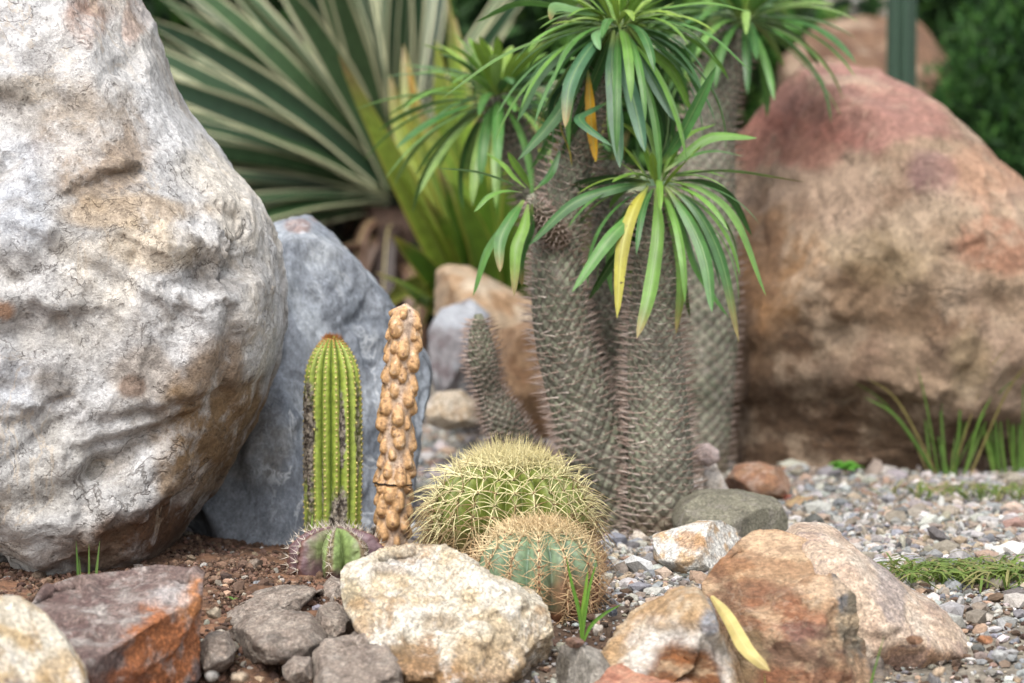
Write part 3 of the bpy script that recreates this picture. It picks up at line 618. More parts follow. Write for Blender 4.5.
spines(mb, b+base, d, .014+.014*rs.rand(m_), .0008, C(240,222,180)*(.8+.4*rs.rand(m_, 1)), C(222,188,140), None, 2)
mb.build('crown_tuft', M['spine'], t_, base)['kind'] = 'stuff'

# ------------------------------------------------------------------ green column cactus
base = P(333, 556, 3.68); base[2] = gz(base[0], base[1])-.02; H = P(334, 336, 3.68)[2]-base[2]; R_ = 30*3.68/FPX; n_ = 16
t_ = empty('column_cactus', tuple(base), 'upright yellow-green ribbed column cactus with dark corky scars, before the slate boulder', 'cactus')
tt_ = np.linspace(0, 1, 60); pr = (tt_, R_*np.interp(tt_, [0, .15, .5, .75, .86, .92, .96, .985, 1], [.9, .94, 1.0, .98, .88, .70, .50, .30, .06]))
def scar(V, t):
    x, y, z = V.T; a = np.arctan2(y, x); nz = (fbm(V*np.array((60, 60, 25)), 4, 3)*.42+fbm(V*190, 4, 13)*.3); fr_ = (y < 0.01)
    s1 = sstep(.9, .6, np.hypot((a+2.75)/.75, (t-.55)/.36)+nz)*fr_
    s2 = sstep(.9, .6, np.hypot((a+1.3)/.5, (t-.2)/.2)+nz)*fr_
    s3 = sstep(.9, .6, np.hypot((a+1.15)/.16, (t-.62)/.18)+nz)*fr_
    s4 = sstep(.9, .6, np.hypot((a+.4)/.3, (t-.6)/.28)+nz)*.8*fr_
    s5 = sstep(.9, .6, np.hypot((a+2.6)/.5, (t-.12)/.2)+nz)*.7*fr_
    s6 = sstep(.9, .6, np.hypot((a+1.9)/.10, (t-.35)/.2)+nz)*.8*fr_
    return np.clip(np.maximum.reduce([s1, s2, s3, s4, s5, s6]), 0, 1)
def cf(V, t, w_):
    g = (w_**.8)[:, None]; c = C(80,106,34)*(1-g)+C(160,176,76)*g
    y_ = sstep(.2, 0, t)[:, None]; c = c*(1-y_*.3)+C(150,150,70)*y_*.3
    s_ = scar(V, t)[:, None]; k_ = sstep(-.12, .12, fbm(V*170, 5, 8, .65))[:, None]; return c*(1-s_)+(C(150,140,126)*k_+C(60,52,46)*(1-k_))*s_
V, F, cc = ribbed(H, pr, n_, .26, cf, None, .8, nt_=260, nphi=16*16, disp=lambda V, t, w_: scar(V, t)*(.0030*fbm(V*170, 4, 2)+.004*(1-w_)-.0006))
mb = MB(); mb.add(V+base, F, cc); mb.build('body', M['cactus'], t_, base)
ts = np.concatenate((np.arange(.04, .86, .024), [.875, .895, .912, .93, .944, .957, .968, .978, .986]))
A, Nn, tt, rid = areoles(H, pr, n_, ts, off=.0002); keep = scar(A, tt) < .4+.3*rs.rand(len(A)); A, Nn, tt = A[keep], Nn[keep], tt[keep]
mb = MB()
for q in range(len(A)): mb.add(A[q]+base+v*np.array((.0015, .0015, .0017)), f, C(206,192,120) if tt[q] < .95 else C(190,140,80))
b, d, nb = fan(A, Nn, 5, 1, .0, rs, 1.2); spines(mb, b+base, d, .003+.003*rs.rand(len(b)), .00035, C(210,196,140), C(150,120,80), None, 1)
mb.build('areoles', M['spine'], t_, base)['kind'] = 'stuff'
m_ = 260; a = rs.rand(m_)*2*PI; rr = .009*np.sqrt(rs.rand(m_)); b = np.stack((rr*np.cos(a), rr*np.sin(a), H-.004-rr*.3), 1); mb = MB()
spines(mb, b+base, np.stack((rr*np.cos(a)*60, rr*np.sin(a)*60, np.full(m_, 1.)), 1)+rs.normal(size=(m_, 3))*.4, .006+.006*rs.rand(m_), .0006, C(196,140,76), C(170,104,50), None, 1)
mb.build('crown_tuft', M['spine'], t_, base)['kind'] = 'stuff'

# ------------------------------------------------------------------ knobby tan cactus
cp = [P(395, 560, 3.66), P(393, 520, 3.66), P(394, 480, 3.66), P(397, 420, 3.66), P(400, 370, 3.66), P(404, 325, 3.66), P(406, 303, 3.66)]
base = cp[0].copy(); base[2] = gz(base[0], base[1])-.01
t_ = empty('knobby_cactus', tuple(base), 'thin tan cactus covered in waxy knobs with a dark wire band, beside the green column', 'cactus')
nr, nc = 460, 150; c = path(cp, nr); s_ = np.concatenate(([0], np.cumsum(np.linalg.norm(np.diff(c, axis=0), axis=1)))); Lh = s_[-1]; T_, A_, B_ = frames(c)
ph = np.arange(nc)/nc*2*PI; r0 = .0180; rad = r0*np.interp(s_/Lh, [0, .06, .15, .7, .93, .98, 1], [.95, .9, 1.0, 1.0, .9, .6, .05])
S_, PH = np.meshgrid(s_, ph, indexing='ij'); h = np.zeros_like(S_); sh = np.zeros_like(S_); kc = np.zeros_like(S_)
kn = 0; z_ = .006; knobs = []
while z_ < Lh-.004:
    for j in range(6):
        knobs.append((z_+(j % 2)*.5*.021+rs.normal()*.0022, 2*PI*j/6+kn*.50+rs.normal()*.16, .65+.65*rs.rand()))
    z_ += .0205; kn += 1
cut = .30*Lh
for (kz, kp, sz) in knobs:
    dph = (PH-kp+PI) % (2*PI)-PI; ax = dph*r0*1.25; az = S_-kz
    e = (ax/(.0086*sz))**2+((az+.0015)/np.where(az > 0, .0165*sz, .0098*sz))**2; g = np.where(e < 1, np.sqrt(np.clip(1-e, 0, 1)), 0)
    g2 = np.exp(-e*1.1)
    hh = .0090*sz*(.3*g+.7*np.exp(-e*1.15)); kc = np.maximum(kc, g2); w__ = hh**3; sh = (sh*h**3+hh*.4*w__)/(h**3+w__+1e-12); h = (h**3.2+hh**3.2)**(1/3.2)
env = np.interp(s_/Lh, [0, .97, 1], [1, 1, .5])[:, None]; h = h*env
dcut = np.abs(S_-cut+.001*np.sin(PH)); h = h-.0025*np.exp(-(dcut/.0012)**2)
rr = rad[:, None]+h
V = c[:, None]+(A_[:, None]*np.cos(PH)[..., None]+B_[:, None]*np.sin(PH)[..., None])*rr[..., None]-T_[:, None]*sh[..., None]
Vf = V.reshape(-1, 3); k_ = kc.ravel()+.22*fbm(Vf*90, 4, 3)
m_ = sstep(.05, .5, k_)[:, None]; cc = C(190,166,146)*(1-m_)+C(200,158,112)*m_
p_ = sstep(.1, .45, fbm(Vf*120, 4, 8))[:, None]*.6; cc = cc*(1-p_)+C(226,204,178)*p_
d_ = sstep(.15, .42, fbm(Vf*150, 4, 18))[:, None]*.75; cc = cc*(1-d_)+C(110,78,54)*d_
tip_ = sstep(.955, .985, kc.ravel())[:, None]*sstep(-.3, 0, fbm(Vf*40, 2, 28))[:, None]*.8; cc = cc*(1-tip_)+C(120,88,66)*tip_
mb = MB(); mb.add(Vf, grid_faces(nr, nc), cc); mb.build('body', M['knob'], t_, base)
i = np.argmin(np.abs(s_-cut)); q = np.arange(64)/64*2*PI; rb = np.interp(q, ph, rr[i], period=2*PI)+.0012; mb = MB(); ctr = c[i]
ring = [ctr+(A_[i]*math.cos(a)+B_[i]*math.sin(a))*r__ for a, r__ in zip(q, rb)]; tv = []
for k, p_ in enumerate(ring):
    o = norm(p_-ctr)
    for an in range(6): tv.append(p_+o*.0011*math.cos(an*PI/3)+T_[i]*.0011*math.sin(an*PI/3))
tv = np.array(tv); fi = grid_faces(65, 6); fi = fi % (64*6); mb.add(tv, fi, C(30,26,24)); mb.build('wire_band', M['spine'], t_, base)

# ------------------------------------------------------------------ small ribbed purple and green cactus
base = P(337, 590, 3.47); base[2] = gz(base[0], base[1])-.01; H = P(340, 527, 3.47)[2]-base[2]; R_ = .060; n_ = 8
t_ = empty('ribbed_cactus', tuple(base), 'small squat cactus with green ribs and purple-brown flanks at the foot of the green column', 'cactus')
pr = circ_prof(H, R_, base=.8, p=2.3)
def cf(V, t, w_):
    a = np.arctan2(V[:, 1], V[:, 0]); g = sstep(1.05, .25, np.abs(a+1.45)+.5*fbm(V*45, 3, 6))[:, None]*sstep(.1, .4, t+.2*fbm(V*40, 2, 3))[:, None]
    c = C(112,88,92)*(1-g)+C(132,152,92)*g; n2 = sstep(0, .4, fbm(V*70, 4, 2))[:, None]*.5; c = c*(1-n2)+C(150,124,122)*n2*(1-g)+c*n2*g
    e = sstep(.93, .99, w_)[:, None]*.7; return c*(1-e)+C(112,76,66)*e
V, F, cc = ribbed(H, pr, n_, .55, cf, None, .8, nt_=90, nphi=8*34, phase=.3, disp=lambda V, t, w_: .010*fbm(V*28, 3, 5)+.002*fbm(V*150, 2, 5))
mb = MB(); mb.add(V+base, F, cc); mb.build('body', M['cactus'], t_, base)
A, Nn, tt, rid = areoles(H, pr, n_, np.array([.3, .45, .6, .72, .82, .9, .95, .98]), phase=.3); mb = MB()
b, d, nb = fan(A, Nn, 5, 1, .3, rs, .9); spines(mb, b+base, d, .007+.009*rs.rand(len(b)), .0006, C(220,210,196), C(190,176,160), None, 1)
for q in range(len(A)): mb.add(A[q]+base+v*.002, f, C(176,160,140))
mb.build('spines', M['spine'], t_, base)['kind'] = 'stuff'

# ------------------------------------------------------------------ spiny trunked strap-leaf plants
def trunk(parent, base, pts, rads, n=12, pitch=.027, seed=0, sl=.022, nr=360, nsp=3, side=1., green=.35, name='trunk'):
    rs = np.random.RandomState(seed); c = path(pts, nr); s_ = np.concatenate(([0], np.cumsum(np.linalg.norm(np.diff(c, axis=0), axis=1)))); Lh = s_[-1]
    T_, A_, B_ = frames(c); nc = n*12; ph = np.arange(nc)/nc*2*PI
    rad = np.interp(s_/Lh, np.linspace(0, 1, len(rads)), rads)*.93
    S_, PH = np.meshgrid(s_, ph, indexing='ij')
    lump = 1+.05*fbm(np.stack((np.cos(PH)*1.2, np.sin(PH)*1.2, S_*9), -1).reshape(-1, 3), 3, seed+1).reshape(S_.shape)
    def wob(S1, A1, k):
        q = np.stack((np.cos(A1)*1.1+k*5, np.sin(A1)*1.1, S1*16), -1).reshape(-1, 3); return fbm(q, 3, seed+40+k).reshape(np.shape(S1))
    S2 = S_+pitch*.3*wob(S_, PH, 0); P2 = PH+2*PI/n*.3*wob(S_, PH, 1)
    U_ = n*P2/(2*PI)+S2/pitch; W_ = n*P2/(2*PI)-S2/pitch
    bmp = (np.abs(np.sin(PI*U_))*np.abs(np.sin(PI*W_)))**.55
    sc_ = np.interp(s_/Lh, [0, .75, 1], [1, 1, .8])[:, None]*(rad/rad.max())[:, None]
    rr = rad[:, None]*lump+(bmp-.6)*.0042*sc_
    V = (c[:, None]+(A_[:, None]*np.cos(PH)[..., None]+B_[:, None]*np.sin(PH)[..., None])*rr[..., None]).reshape(-1, 3)
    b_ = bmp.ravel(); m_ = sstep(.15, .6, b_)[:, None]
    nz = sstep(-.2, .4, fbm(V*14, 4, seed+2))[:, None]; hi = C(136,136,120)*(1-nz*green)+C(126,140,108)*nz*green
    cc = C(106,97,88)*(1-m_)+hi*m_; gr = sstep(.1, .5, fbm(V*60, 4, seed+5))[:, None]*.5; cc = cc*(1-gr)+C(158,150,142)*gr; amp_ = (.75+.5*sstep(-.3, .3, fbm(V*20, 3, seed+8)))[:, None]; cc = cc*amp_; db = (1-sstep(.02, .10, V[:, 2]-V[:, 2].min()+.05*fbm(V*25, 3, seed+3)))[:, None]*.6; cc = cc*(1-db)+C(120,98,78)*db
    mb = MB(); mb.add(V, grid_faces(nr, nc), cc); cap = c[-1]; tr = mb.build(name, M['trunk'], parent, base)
    # spines at lattice centres
    pos = []
    for q in range(1, int(2*Lh/pitch)):
        s0 = q*pitch/2
        for k in range(n):
            a = (k+(.5 if q % 2 == 0 else 0.0)+.0)/n*2*PI
            if abs((n*a/(2*PI)+s0/pitch) % 1-.5) > .01: a += PI/n
            pos.append((s0+pitch*.06, a))
    pos = np.array(pos); w0, w1 = wob(pos[:, 0], pos[:, 1], 0), wob(pos[:, 0], pos[:, 1], 1); pos = pos-np.stack((pitch*.3*w0, 2*PI/n*.3*w1), 1); ii = np.clip(np.searchsorted(s_, pos[:, 0]), 0, nr-1); rp = rad[ii]*1.0+.0018
    ra = A_[ii]*np.cos(pos[:, 1])[:, None]+B_[ii]*np.sin(pos[:, 1])[:, None]; bt = c[ii]+ra*rp[:, None]
    tg = np.cross(T_[ii], ra); mb = MB()
    for (sx, up, ln) in [(-.75, .25, 1), (.75, .25, 1), (0, .5, .6)][:nsp]:
        d = ra+tg*sx*side+T_[ii]*up+rs.normal(size=ra.shape)*.16; ok = rs.rand(len(bt)) < .93
        rv = (.75+.5*rs.rand(len(bt), 1)); pk = sstep(.0, .6, rs.rand(len(bt), 1)*.7)
        colr = (C(232,218,208)*(1-pk)+C(188,166,152)*pk)*rv
        spines(mb, bt[ok], d[ok], (sl*ln*(.7+.5*rs.rand(len(bt))))[ok], .00105, colr[ok], (C(156,130,116)*rv)[ok], None, 2)
    sp = mb.build('spines', M['spine'], tr, (0, 0, 0)); sp.location = (0, 0, 0)
    sp.data.transform(__import__('mathutils').Matrix.Translation(-Vector(base))); sp['kind'] = 'stuff'
    return c[-1], T_[-1]
GRN = [C(80,126,62), C(68,112,58), C(94,142,68), C(112,156,70)]
YG = [C(140,170,70), C(120,160,66)]
def hero(mb, px, D0, doff, width, col, fold=.3, n=18, rnd=None, curve=1.6, tip=None, twist=0, side=None):
    m = len(px); pts = [P(x, y, D0+doff*(i/(m-1))**.8) for i, (x, y) in enumerate(px)]
    h = pts[-1]-pts[0]; h[2] = 0; h = norm(h+1e-6); sd_ = np.cross(h, (0, 0, 1.)) if side is None else np.asarray(side, float)
    v_ = norm(pts[-1]-pts[0]); fc = norm(np.cross(v_, (0, 1., 0))); fc = fc*(1 if fc@sd_ > 0 else -1); sd_ = norm(sd_*(.45 if width > W_L*.85 else 1.)+fc*(.75 if width > W_L*.72 else .3))
    ribbon(mb, pts, width, sd_, col, fold=-fold, n=n, rnd=rnd if rnd is not None else RNG.rand(), tipcol=tip if tip is not None else (C(150,130,80) if RNG.rand() < .25 else None), twist=twist,
           prof=([0, .06, .3, .65, .85, .95, 1], [.18, .3, .85, 1, .72, .38, .02]), basecol=C(130,150,80))
def crown_random(mb, top, n, L, width, rs, el=(75, -10), droop=(1.1, 2.0), cols=GRN, azr=(0, 360), spread=.012):
    for i in range(n):
        u = (i+rs.rand())/n; az = math.radians(azr[0]+(azr[1]-azr[0])*((i*.618+rs.rand()*.08) % 1)); e = math.radians(el[0]+(el[1]-el[0])*u)
        l = L*(.45+.55*min(1, u*1.6))*(.85+.3*rs.rand()); dr = droop[0]+(droop[1]-droop[0])*rs.rand()*(.4+.6*u); p = np.array(top)+np.array((math.cos(az), math.sin(az), 0))*spread-np.array((0, 0, u*.02)); pts = [p]
        for s_ in range(13):
            t = (s_+.5)/13; ee = e-dr*t**1.2; p = p+np.array((math.cos(az)*math.cos(ee), math.sin(az)*math.cos(ee), math.sin(ee)))*l/13; pts.append(p)
        c = cols[rs.randint(len(cols))]*(.85+.3*rs.rand()); 
        if u < .25: c = YG[rs.randint(2)]
        ribbon(mb, pts, width*(.8+.4*rs.rand()), (-math.sin(az), math.cos(az), 0), c, fold=.3, n=14, rnd=rs.rand(), twist=rs.normal()*.25,
               prof=([0, .06, .3, .65, .85, .95, 1], [.2, .3, .85, 1, .72, .38, .02]), basecol=C(140,160,80))

W_L = .0172
# main plant
base = P(625, 536, 3.98); base[2] = gz(base[0], base[1])-.02
pl = empty('strap_leaf_plant', tuple(base), 'clump of grey spiny trunks topped by drooping strap leaves in the centre', 'plant')
f98 = FPX/3.98
trunk(pl, base, [P(634, 560, 4.0), P(614, 500, 3.98), P(597, 450, 3.97), P(580, 400, 3.97), P(565, 345, 3.97), P(558, 290, 3.97), P(560, 230, 3.99), P(580, 140, 4.0), P(612, 40, 4.02)],
      [33/f98, 33/f98, 34/f98, 33/f98, 30/f98, 27/f98, 24/f98, 20/f98, 18/f98, 11/f98], n=14, seed=1, pitch=.020, nr=520, sl=.025)
trunk(pl, base, [P(662, 550, 3.93), P(661, 500, 3.92), P(659, 430, 3.92), P(655, 350, 3.92), P(654, 290, 3.92), P(655, 240, 3.92), P(656, 186, 3.92)],
      [35/f98, 35/f98, 33/f98, 31/f98, 28/f98, 24/f98, 20/f98, 11/f98], n=14, seed=2, pitch=.0185, sl=.025)
trunk(pl, base, [P(628, 545, 4.12), P(618, 440, 4.12), P(610, 330, 4.12), P(608, 220, 4.12), P(610, 160, 4.12)], [32/f98, 32/f98, 26/f98, 20/f98, 16/f98], n=12, seed=3, pitch=.020)
trunk(pl, base, [P(536, 480, 4.06), P(518, 448, 4.06), P(501, 416, 4.06), P(488, 386, 4.06), P(484, 366, 4.06), P(481, 345, 4.06), P(479, 322, 4.06), P(478, 314, 4.06)],
      [20/f98, 21/f98, 21/f98, 20/f98, 18.5/f98, 13/f98, 15/f98, 15.5/f98, 12/f98, 4/f98], n=12, seed=4, pitch=.012, sl=.016, nr=320, name='side_shoot')
trunk(pl, base, [P(562, 244, 3.96), P(548, 226, 3.94), P(535, 206, 3.92), P(530, 194, 3.92)], [10/f98, 13/f98, 12/f98, 10/f98, 4/f98], n=10, seed=5, pitch=.010, sl=.012, nr=160, name='side_shoot')
# lower right crown, facing the camera
mb = MB(); D0 = 3.9; g0, g1, g2, g3 = GRN
for px, do, wd, col in [
    ([(662,178),(690,172),(735,170),(806,182)], .05, .7, C(120,158,84)), ([(664,172),(690,150),(715,136),(757,138)], .02, .9, g3), ([(660,165),(678,140),(695,108),(716,66)], -.03, 1.15, C(84,136,72)),
    ([(664,172),(684,158),(712,150),(744,156)], .10, .6, g2), ([(668,180),(705,190),(738,222),(766,296)], -.06, .8, C(110,150,72)), ([(668,184),(698,212),(722,262),(739,342)], -.06, .95, g1), ([(666,186),(690,222),(706,262),(712,312)], -.09, 1.1, g0),
    ([(664,186),(684,230),(698,270),(729,318)], -.03, .8, g2), ([(660,188),(676,236),(682,280),(676,334)], -.02, .9, C(110,150,60)), ([(656,188),(658,230),(650,290),(637,338)], -.12, 1.15, C(104,146,56)),
    ([(648,186),(632,215),(608,240),(572,292)], -.10, 1.15, C(96,144,70)), ([(646,184),(616,188),(572,204),(528,246)], -.02, 1.0, g1), ([(650,182),(612,178),(570,190),(532,226)], .10, 1.0, C(58,92,50)),
    ([(655,176),(648,150),(634,130),(612,118)], .06, .7, YG[0]), ([(662,176),(672,150),(690,132),(716,124)], .08, .7, YG[1]), ([(655,172),(655,150),(650,132),(642,118)], .03, .6, YG[1]), ([(666,182),(700,180),(730,196),(752,236)], .08, .8, g1), ([(650,190),(636,232),(612,262),(588,300)], .05, .9, C(52,84,40)), ([(662,190),(672,222),(680,262),(690,318)], .04, .8, C(80,120,50))]:
    hero(mb, px, D0, do, W_L*wd, col)
crown_random(mb, P(657, 178, 3.93), 26, .19, .0115, np.random.RandomState(14), el=(25, -35), droop=(.9, 1.7))
crown_random(mb, P(657, 176, 3.92), 12, .07, .010, np.random.RandomState(4), el=(85, 40), droop=(.2, .6), cols=YG)
mb.build('leaf_crown', M['palm'], pl, base)
mb = MB(); hero(mb, [(648,186),(634,208),(622,250),(617,318)], D0, -.10, W_L*1.1, C(172,166,66)); y_ = mb.build('yellowing_leaf', M['yellow'], pl, base); y_['label'] = 'yellowing spotted leaf hanging from the lower right crown'
mb = MB(); hero(mb, [(588,70),(590,100),(592,130),(596,162)], 3.96, -.02, W_L*.9, C(230,176,40)); hero(mb, [(560,110),(562,130),(570,150),(572,166)], 3.96, .0, W_L*.4, C(210,190,60)); mb.build('yellowing_leaf', M['yellow'], pl, base)
# top crown
mb = MB(); D0 = 3.97
for px, do, wd, col in [
    ([(606,18),(560,32),(500,56),(442,98)], -.10, .6, C(104,138,70)), ([(610,16),(570,8),(520,2),(476,22)], .03, .8, g2), ([(606,22),(575,44),(540,72),(517,122)], -.03, 1.15, g1), ([(608,26),(585,60),(560,110),(518,160)], -.05, 1.25, g1),
    ([(608,28),(590,60),(578,100),(530,170)], .04, 1.2, g0), ([(610,28),(588,50),(570,84),(565,128)], -.12, 1.15, C(74,116,80)), ([(612,30),(602,60),(585,100),(560,158)], .0, 1.1, g1), ([(614,30),(612,70),(616,120),(620,168)], -.12, 1.25, C(72,112,76)),
    ([(620,30),(626,70),(636,110),(645,152)], -.12, 1.25, C(74,118,84)), ([(624,28),(642,60),(660,90),(676,122)], -.08, 1.1, C(74,118,84)), ([(628,26),(650,50),(672,70),(692,112)], .0, 1.0, C(110,150,64)), ([(630,22),(664,40),(686,60),(704,104)], .04, .9, g1),
    ([(632,18),(666,20),(710,34),(752,72)], -.06, .6, g2), ([(632,12),(670,6),(710,2),(752,12)], .03, .7, g3), ([(612,100),(590,110),(580,120),(612,146)], -.14, .9, C(70,112,74)), ([(622,30),(640,80),(656,120),(662,160)], .03, 1.1, g1), ([(600,30),(590,70),(556,100),(556,160)], .08, 1.1, C(54,88,56)),
    ([(612,26),(600,30),(596,36),(600,50)], -.06, .8, C(120,164,110)), ([(618,12),(606,-10),(590,-30),(560,-44)], -.03, .8, YG[1]), ([(622,12),(640,-10),(660,-26),(700,-30)], -.03, .8, YG[0]), ([(606,16),(580,10),(556,6),(550,20)], -.1, .9, C(120,160,100)), ([(628,28),(652,64),(664,100),(668,140)], .08, 1.1, C(56,92,50)), ([(608,34),(590,80),(582,120),(586,170)], .1, 1.2, C(50,84,48)), ([(626,34),(640,90),(648,130),(652,176)], .12, 1.2, C(50,84,48))]:
    hero(mb, px, D0, do, W_L*wd, col)
crown_random(mb, P(618, 22, 3.99), 56, .215, .0125, np.random.RandomState(15), el=(35, -40), droop=(.9, 1.8))
crown_random(mb, P(620, 16, 3.99), 26, .09, .011, np.random.RandomState(5), el=(85, 25), droop=(.2, .8), cols=YG)
mb.build('leaf_crown', M['palm'], pl, base)
# small left head
mb = MB(); D0 = 3.9
for px, do, wd, col in [([(524,190),(500,178),(472,170),(438,168)], -.02, .6, C(120,160,100)), ([(522,192),(504,190),(488,196),(474,212)], -.05, .7, g3), ([(526,188),(514,176),(504,164),(486,152)], .03, .7, YG[1]), ([(530,188),(524,176),(516,164),(508,152)], -.02, .8, YG[1]),
    ([(524,200),(512,216),(500,240),(500,272)], -.07, 1.0, g0), ([(522,200),(506,222),(486,252),(473,296)], -.02, .85, g2), ([(528,204),(524,226),(516,250),(514,296)], -.06, 1.0, YG[1]), ([(532,204),(530,230),(520,258),(522,286)], .03, .8, g1), ([(534,190),(545,180),(552,170),(560,150)], .05, .7, g1)]:
    hero(mb, px, D0, do, W_L*wd, col)
mb.build('leaf_crown', M['palm'], pl, base)

# rear plants
def rear(label, tr_pts, D, rad, ctop, nl, L, width, seed, n=15):
    tp = [P(x, y, D) for x, y in tr_pts]; b = tp[0].copy(); b[2] = gz(b[0], b[1])-.02; tp[0][2] = b[2]
    e = empty('strap_leaf_plant', tuple(b), label, 'plant')
    trunk(e, b, tp, [r*D/FPX for r in rad], n=n, seed=seed, pitch=.024, nr=300)
    mb = MB(); crown_random(mb, P(*ctop, D), nl, L, width, np.random.RandomState(seed), el=(80, -30), droop=(.6, 1.5), cols=GRN+[C(128,164,84), C(112,154,78), C(140,172,92)]); mb.build('leaf_crown', M['palm'], e, b)
rear('blurred spiny trunk with a leafy crown directly behind the right side of the main clump', [(694,470),(698,400),(704,300),(706,180),(716,90),(740,30)], 4.75, [34,37,37,33,27,20], (745, 12), 70, .21, .017, 51)
rear('blurred leafy crown on a hidden trunk behind the left side of the main clump', [(590,480),(580,400),(560,280),(530,180),(505,120),(498,96)], 4.6, [30,32,30,24,20,16], (498, 92), 84, .21, .017, 52)

# ------------------------------------------------------------------ striped agave and yellow-edged agave
rs = np.random.RandomState(9)
base = np.array(P(395, 300, 7.1)); base[2] = gz(base[0], base[1])-.02
t_ = empty('striped_agave', tuple(base), 'big agave with long dark green leaves edged in cream, fanning behind the slate boulder', 'agave')
ctr = P(398, 195, 7.1); mb = MB()
for i in range(66):
    an = math.radians([78, 198][0]+(198-78)*((i*.618) % 1)+rs.normal()*2); dep = rs.uniform(-.75, .7); 
    if i % 6 == 0: an = math.radians(rs.uniform(-10, 78))
    h = np.array((math.cos(an), dep, math.sin(an))); h = norm(h); L = rs.uniform(.74, 1.05)
    dr = rs.uniform(.02, .12); pts = [ctr+h*.03, ctr+h*L*.35+(0, 0, .01), ctr+h*L*.7-(0, 0, dr*.3), ctr+h*L-(0, 0, dr)]
    sd_ = norm(np.cross(h, (0.0, -.75+rs.normal()*.45, .55+rs.normal()*.3)))
    ribbon(mb, pts, .072*rs.uniform(.8, 1.15), sd_, [C(52,80,50), C(44,70,46), C(66,94,58)][rs.randint(3)], fold=.22, n=14, rnd=rs.rand(),
           prof=([0, .1, .45, .8, .95, 1], [.7, .75, 1, .6, .22, .02]))
mb.build('leaves', M['striped'], t_, base)
mb = MB(); nr, nc = 20, 24; c = path([base, (base+ctr)/2, ctr-(0, 0, .03)], nr); T_, A_, B_ = frames(c); ph = np.arange(nc)/nc*2*PI
V = c[:, None]+(A_[:, None]*np.cos(ph)[None, :, None]+B_[:, None]*np.sin(ph)[None, :, None])*(.075+.02*np.abs(np.sin(np.arange(nr)*2.1))[:, None, None]); mb.add(V.reshape(-1, 3), grid_faces(nr, nc), C(70,54,44)); mb.build('trunk', M['wax'], t_, base)
mb = MB()
for i in range(40):
    a = rs.rand()*2*PI; z0 = rs.uniform(.1, 1.)*(ctr[2]-base[2])+base[2]; p0 = np.array((ctr[0], ctr[1], z0)); o = np.array((math.cos(a), math.sin(a), 0)); L = rs.uniform(.2, .45)
    ribbon(mb, [p0+o*.05, p0+o*L*.5+(0, 0, -.03), p0+o*L*.7-(0, 0, .2), p0+o*L*.75-(0, 0, .38)], .05, (-o[1], o[0], 0), [C(84,60,50), C(110,84,66), C(62,48,42)][rs.randint(3)], n=12, rnd=rs.rand(), wave=.3, twist=rs.normal())
mb.build('dead_leaves', M['dry'], t_, base)

base = P(490, 340, 5.75); base[2] = gz(base[0], base[1])-.02; t_ = empty('broad_agave', tuple(base), 'yellow-green broad-leaved agave with rusty leaf edges behind the left leafy crown', 'agave'); mb = MB()
for px, do, wd, col, tip in [([(470,330),(446,262),(412,190),(376,124)], -.25, .085, C(136,160,62), C(150,150,64)), ([(480,330),(470,250),(440,180),(400,110)], -.1, .085, C(122,150,60), C(150,150,60)), ([(490,330),(480,240),(450,140),(436,40)], .0, .09, C(120,148,48), C(140,150,60)), ([(500,330),(500,240),(496,160),(480,60)], .05, .09, C(96,136,46), None),
    ([(510,330),(520,240),(528,160),(540,90)], .05, .09, C(90,130,46), None), ([(520,330),(550,250),(574,190),(596,130)], -.05, .09, C(96,136,46), None), ([(480,340),(452,300),(420,260),(392,235)], -.25, .07, C(84,120,40), C(150,140,60)), ([(495,340),(490,290),(476,230),(452,180)], -.3, .09, C(108,144,50), None), ([(505,340),(520,280),(530,230),(540,200)], -.3, .085, C(96,134,46), None), ([(515,340),(560,290),(600,240),(640,200)], -.1, .085, C(90,124,44), None), ([(470,335),(430,290),(400,290),(372,320)], -.15, .06, C(120,130,60), C(150,110,60)), ([(520,330),(590,300),(650,270),(700,250)], .1, .085, C(80,116,40), None), ([(500,330),(490,250),(484,190),(470,130)], -.15, .085, C(110,146,50), None), ([(476,330),(450,220),(420,140),(408,66)], .1, .085, C(126,140,54), C(186,130,60))]:
    m = len(px); pts = [P(x, y, 5.75+do*(i/(m-1))) for i, (x, y) in enumerate(px)]; h = norm(pts[-1]-pts[0])
    for rep in range(3):
        off = rs.normal(size=3)*np.array((.06, .10, .07))*(rep > 0); q = [p_+off*(i/(m-1)) for i, p_ in enumerate(pts)]
        ribbon(mb, q, wd*rs.uniform(.6, .85), norm(np.cross(h, (rs.normal()*.5, -1, .3+rs.normal()*.3))), col*rs.uniform(.75, 1.4), fold=.4, n=18, rnd=rs.rand(), tipcol=tip if rep == 0 else C(150,130,90), prof=([0, .1, .5, .8, .95, 1], [.8, .85, 1, .62, .22, .02]), twist=rs.normal()*.3, wave=.08)
mb.build('leaves', M['broad'], t_, base)

